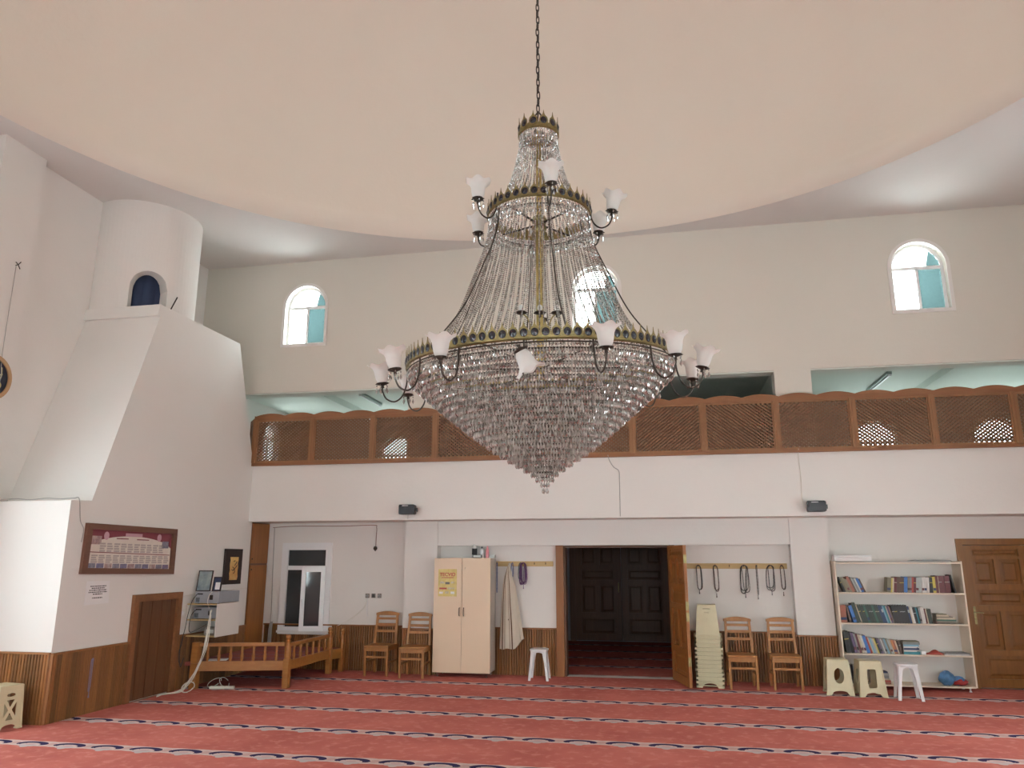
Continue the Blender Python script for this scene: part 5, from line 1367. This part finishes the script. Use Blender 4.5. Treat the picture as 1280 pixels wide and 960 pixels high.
MB().tube([(-7.76, 7.475, 5.31), (-7.72, 7.475, 5.32), (-7.715, 7.50, 5.36)], .006, 5).build('shank', 'dark_bronze', o); MB().tube([(-7.73, 7.44, 5.34), (-7.725, 7.475, 5.315), (-7.725, 7.51, 5.27)], .006, 5).build('wire_end', 'dark_bronze', o)

# ------------------------------------------------------------------ wooden divan in the corner
dv = thing('wooden_divan', 'low pine divan with spindle rails and red carpeted seat in the corner', 'divan', (-5.9, 11.2, 0))
A_, B_, C_, D_ = Vector((-6.52, 10.14, 0)), Vector((-5.30, 10.46, 0)), Vector((-5.30, 11.86, 0)), Vector((-5.21, 12.14, 0))
def post(p, h, w=.085, knob=True):
    m = MB(); hw = w / 2
    m.box(p.x - hw, p.x + hw, p.y - hw, p.y + hw, 0, h * .55)
    q = m.build('post', 'divan_wood', dv, bevel=.005)
    if knob: MB().lathe([(hw * .98, h * .55), (hw * 1.12, h * .62), (hw * .95, h * .78), (hw * .72, h * .86), (hw * .95, h * .885), (hw * .62, h * .91), (hw * .9, h * .94), (hw * 1.0, h * .965), (hw * .7, h), (0, h * 1.005)], 16).build('post_head', 'divan_wood', q, origin=(0, 0, 0), smooth=True).location = (p.x + 5.9, p.y - 11.2, 0)
    else: MB().box(p.x - hw, p.x + hw, p.y - hw, p.y + hw, h * .55, h).build('post_head', 'divan_wood', q, bevel=.006)
post(B_, .71); post(C_, .70, .08); post(D_, .66, .07)
post(A_, .62, .10, False)
def rails(p, q, zt, zb, n, sk='spindle'):
    d = (q - p).normalized(); a = p + d * .045; b = q - d * .045
    MB().bar((a.x, a.y, zt), (b.x, b.y, zt), .045, .05).build('upper_rail', 'divan_wood', dv, bevel=.006)
    MB().bar((a.x, a.y, zb), (b.x, b.y, zb), .035, .13).build('lower_rail', 'divan_wood', dv, bevel=.004)
    for k in range(n):
        c = a.lerp(b, (k + .7) / (n + .4))
        h0, h1 = zb + .065, zt - .025; H = h1 - h0
        o = MB().lathe([(.014, 0), (.021, H * .12), (.024, H * .35), (.015, H * .6), (.022, H * .68), (.016, H * .76), (.02, H * .9), (.014, H)], 10).build(sk, 'divan_wood', dv, origin=(0, 0, 0), smooth=True); o.location = (c.x + 5.9, c.y - 11.2, h0)
rails(A_, B_, .585, .30, 7); rails(B_, C_, .575, .30, 6)
MB().bar((C_.x, C_.y + .04, .33), (D_.x, D_.y, .33), .05, .05).build('step_rail', 'divan_wood', dv); MB().bar((C_.x + .02, C_.y + .05, .27), (D_.x, D_.y, .27), .03, .12).build('step_board', 'divan_wood', dv)
MB().prism([(-6.69, 10.14), (A_.x, A_.y + .03), (B_.x, B_.y + .03), (C_.x - .02, C_.y), (-5.30, 12.26), (-6.69, 12.26)], lambda u, v, w: (u, v, .30 + w), .05).build('seat_deck', 'cushion_red', dv)
for i, y in enumerate((10.62, 11.05, 11.5)):
    o = MB().prism([(-6.62, y), (-5.38, y + .1), (-5.38, y + .19), (-6.62, y + .09)], lambda u, v, w: (u, v, .351 + w), .003).build('deck_stripe', 'print_maroon', dv)
o = MB().prism(rect(-.13, .13, -.09, .09), lambda u, v, w: (u, v, w), .012).build('white_booklet', 'paper_white', origin=(0, 0, 0)); o.location = (-6.35, 10.42, .352); o.rotation_euler.z = R(20); tag(o, 'white booklet lying on the red seat of the divan', 'booklet')
cable('grey flex hanging down the window wall to the divan', [(-6.62, YW - .01, 2.30), (-6.60, YW - .01, 1.6), (-6.57, YW - .02, .9), (-6.56, YW - .05, .62), (-6.55, YW - .06, .40)], .007, 'cable_grey')
for i in range(4):
    cable('pale tassel cord bunched beside the window sill', [(-6.555 + .012 * i, YW - .05, .74), (-6.57 + .016 * i, YW - .06, .6), (-6.575 + .018 * i, YW - .06, .37)], .008, 'cable_grey', grp='pale cords bunched beside the window')
o = MB().tube(catmull([(-6.65, YW - .008, 2.29), (-6.2, YW - .008, 2.31), (-5.4, YW - .008, 2.305), (-4.82, YW - .008, 2.315), (-4.755, YW - .01, 2.28), (-4.755, YW - .012, 2.1), (-4.755, YW - .015, 1.97)], 5), .006, 5).build('sensor_cable', 'cable_red', origin=(-4.755, YW, 1.97)); tag(o, 'thin brown cable running under the gallery edge and down to the lamp holder', 'cable')
o = thing('lamp_holder', 'small dark lamp holder hanging on the white wall above the sockets', 'lamp holder', (-4.755, YW, 1.90))
MB().lathe([(0, -.03), (.02, -.03), (.034, -.01), (.03, .02), (.012, .035), (0, .035)], 12, c=(-4.755, YW - .035, 1.935)).build('body', 'dark_bronze', o, smooth=True); MB().lathe([(0, -.032), (.014, -.032), (.014, -.045), (0, -.047)], 10, c=(-4.755, YW - .035, 1.935)).build('socket_opening', 'black_plastic', o)
for i, (x, lb) in enumerate(((-4.87, 'square wall socket with a lead plugged in under the lamp holder'), (-4.765, 'square wall socket between the other two above the chairs'), (-4.66, 'square wall socket nearest the white pillar above the chairs'))):
    s_ = thing('wall_socket', lb, 'socket', (x, YW, 1.17)); MB().box(x - .035, x + .035, YW - .012, YW - .001, 1.135, 1.205).build('plate', 'socket_plastic', s_, bevel=.004)
    q_ = MB().lathe([(0, 0), (.024, 0), (.024, .004), (.018, .004), (.018, 0), (0, 0)], 14).build('outlet', 'bottle_pale' if i != 1 else 'bottle_dark', s_, origin=(0, 0, 0)); q_.location = (0, -.012, 0); q_.rotation_euler = (R(90), 0, 0)
cable('white lead sagging from the wall sockets to the wainscot', [(-4.87, YW - .02, 1.13), (-4.90, YW - .03, 1.0), (-5.05, YW - .03, .86), (-5.25, YW - .03, .74), (-5.36, YW - .04, .69)], .004, 'cable_white')
cable('short white phone lead hanging under the wall sockets', [(-4.865, YW - .02, 1.13), (-4.86, YW - .025, .95), (-4.855, YW - .03, .86), (-4.83, YW - .03, .85)], .007, 'white_plastic')

# ------------------------------------------------------------------ loudspeakers on the gallery front and their wires
def speaker(label, x, z):
    s_ = thing('loudspeaker', label, 'loudspeaker', (x, YP, z))
    a = MB(); n = 8; vs = []
    a.prism([(-.125, -.075), (.105, -.075), (.125, -.06), (.125, .06), (.105, .078), (-.125, .078), (-.135, .06), (-.135, -.06)], lambda u, v, w: (x + u * (1 - .12 * (w / .15)), YP - .17 + w, z + .085 + v), .15)
    a.build('cabinet', 'black_plastic', s_, bevel=.006)
    MB().box(x - .125, x + .12, YP - .176, YP - .17, z + .015, z + .155).build('grille', 'medallion_dark', s_, bevel=.004)
    MB().box(x - .075, x + .02, YP - .178, YP - .176, z + .137, z + .146).build('name_strip', 'white_plastic', s_)
    MB().box(x + .118, x + .150, YP - .12, YP - .07, z + .05, z + .11).build('bracket_knob', 'black_plastic', s_); MB().box(x - .03, x + .03, YP - .02, YP - .001, z + .03, z + .13).build('bracket', 'black_plastic', s_)
speaker('black loudspeaker on the gallery front above the wardrobe pillar', -3.94, 2.43)
speaker('black loudspeaker on the gallery front above the bookshelf pillar', 2.12, 2.40)
cable('grey wire dropping from the lattice railing over the gallery front above the entrance', [(-.80, YP - .06, 3.30), (-.78, YP - .03, 3.22), (-.72, YP - .012, 3.12), (-.645, YP - .008, 3.06), (-.64, YP - .006, 2.9), (-.645, YP - .006, 2.38)], .0055, 'cable_grey')
cable('thin white wire dropping to the loudspeaker above the bookshelf pillar', [(1.955, YP - .06, 3.32), (1.955, YP - .012, 3.2), (1.965, YP - .008, 2.9), (1.955, YP - .008, 2.62), (1.96, YP - .03, 2.50), (1.99, YP - .06, 2.47)], .0055, 'cable_white')
cable('short wire hanging under the loudspeaker above the wardrobe pillar', [(-3.96, YP - .03, 2.45), (-3.97, YP - .01, 2.40), (-3.97, YP - .008, 2.37)], .004, 'cable_grey')
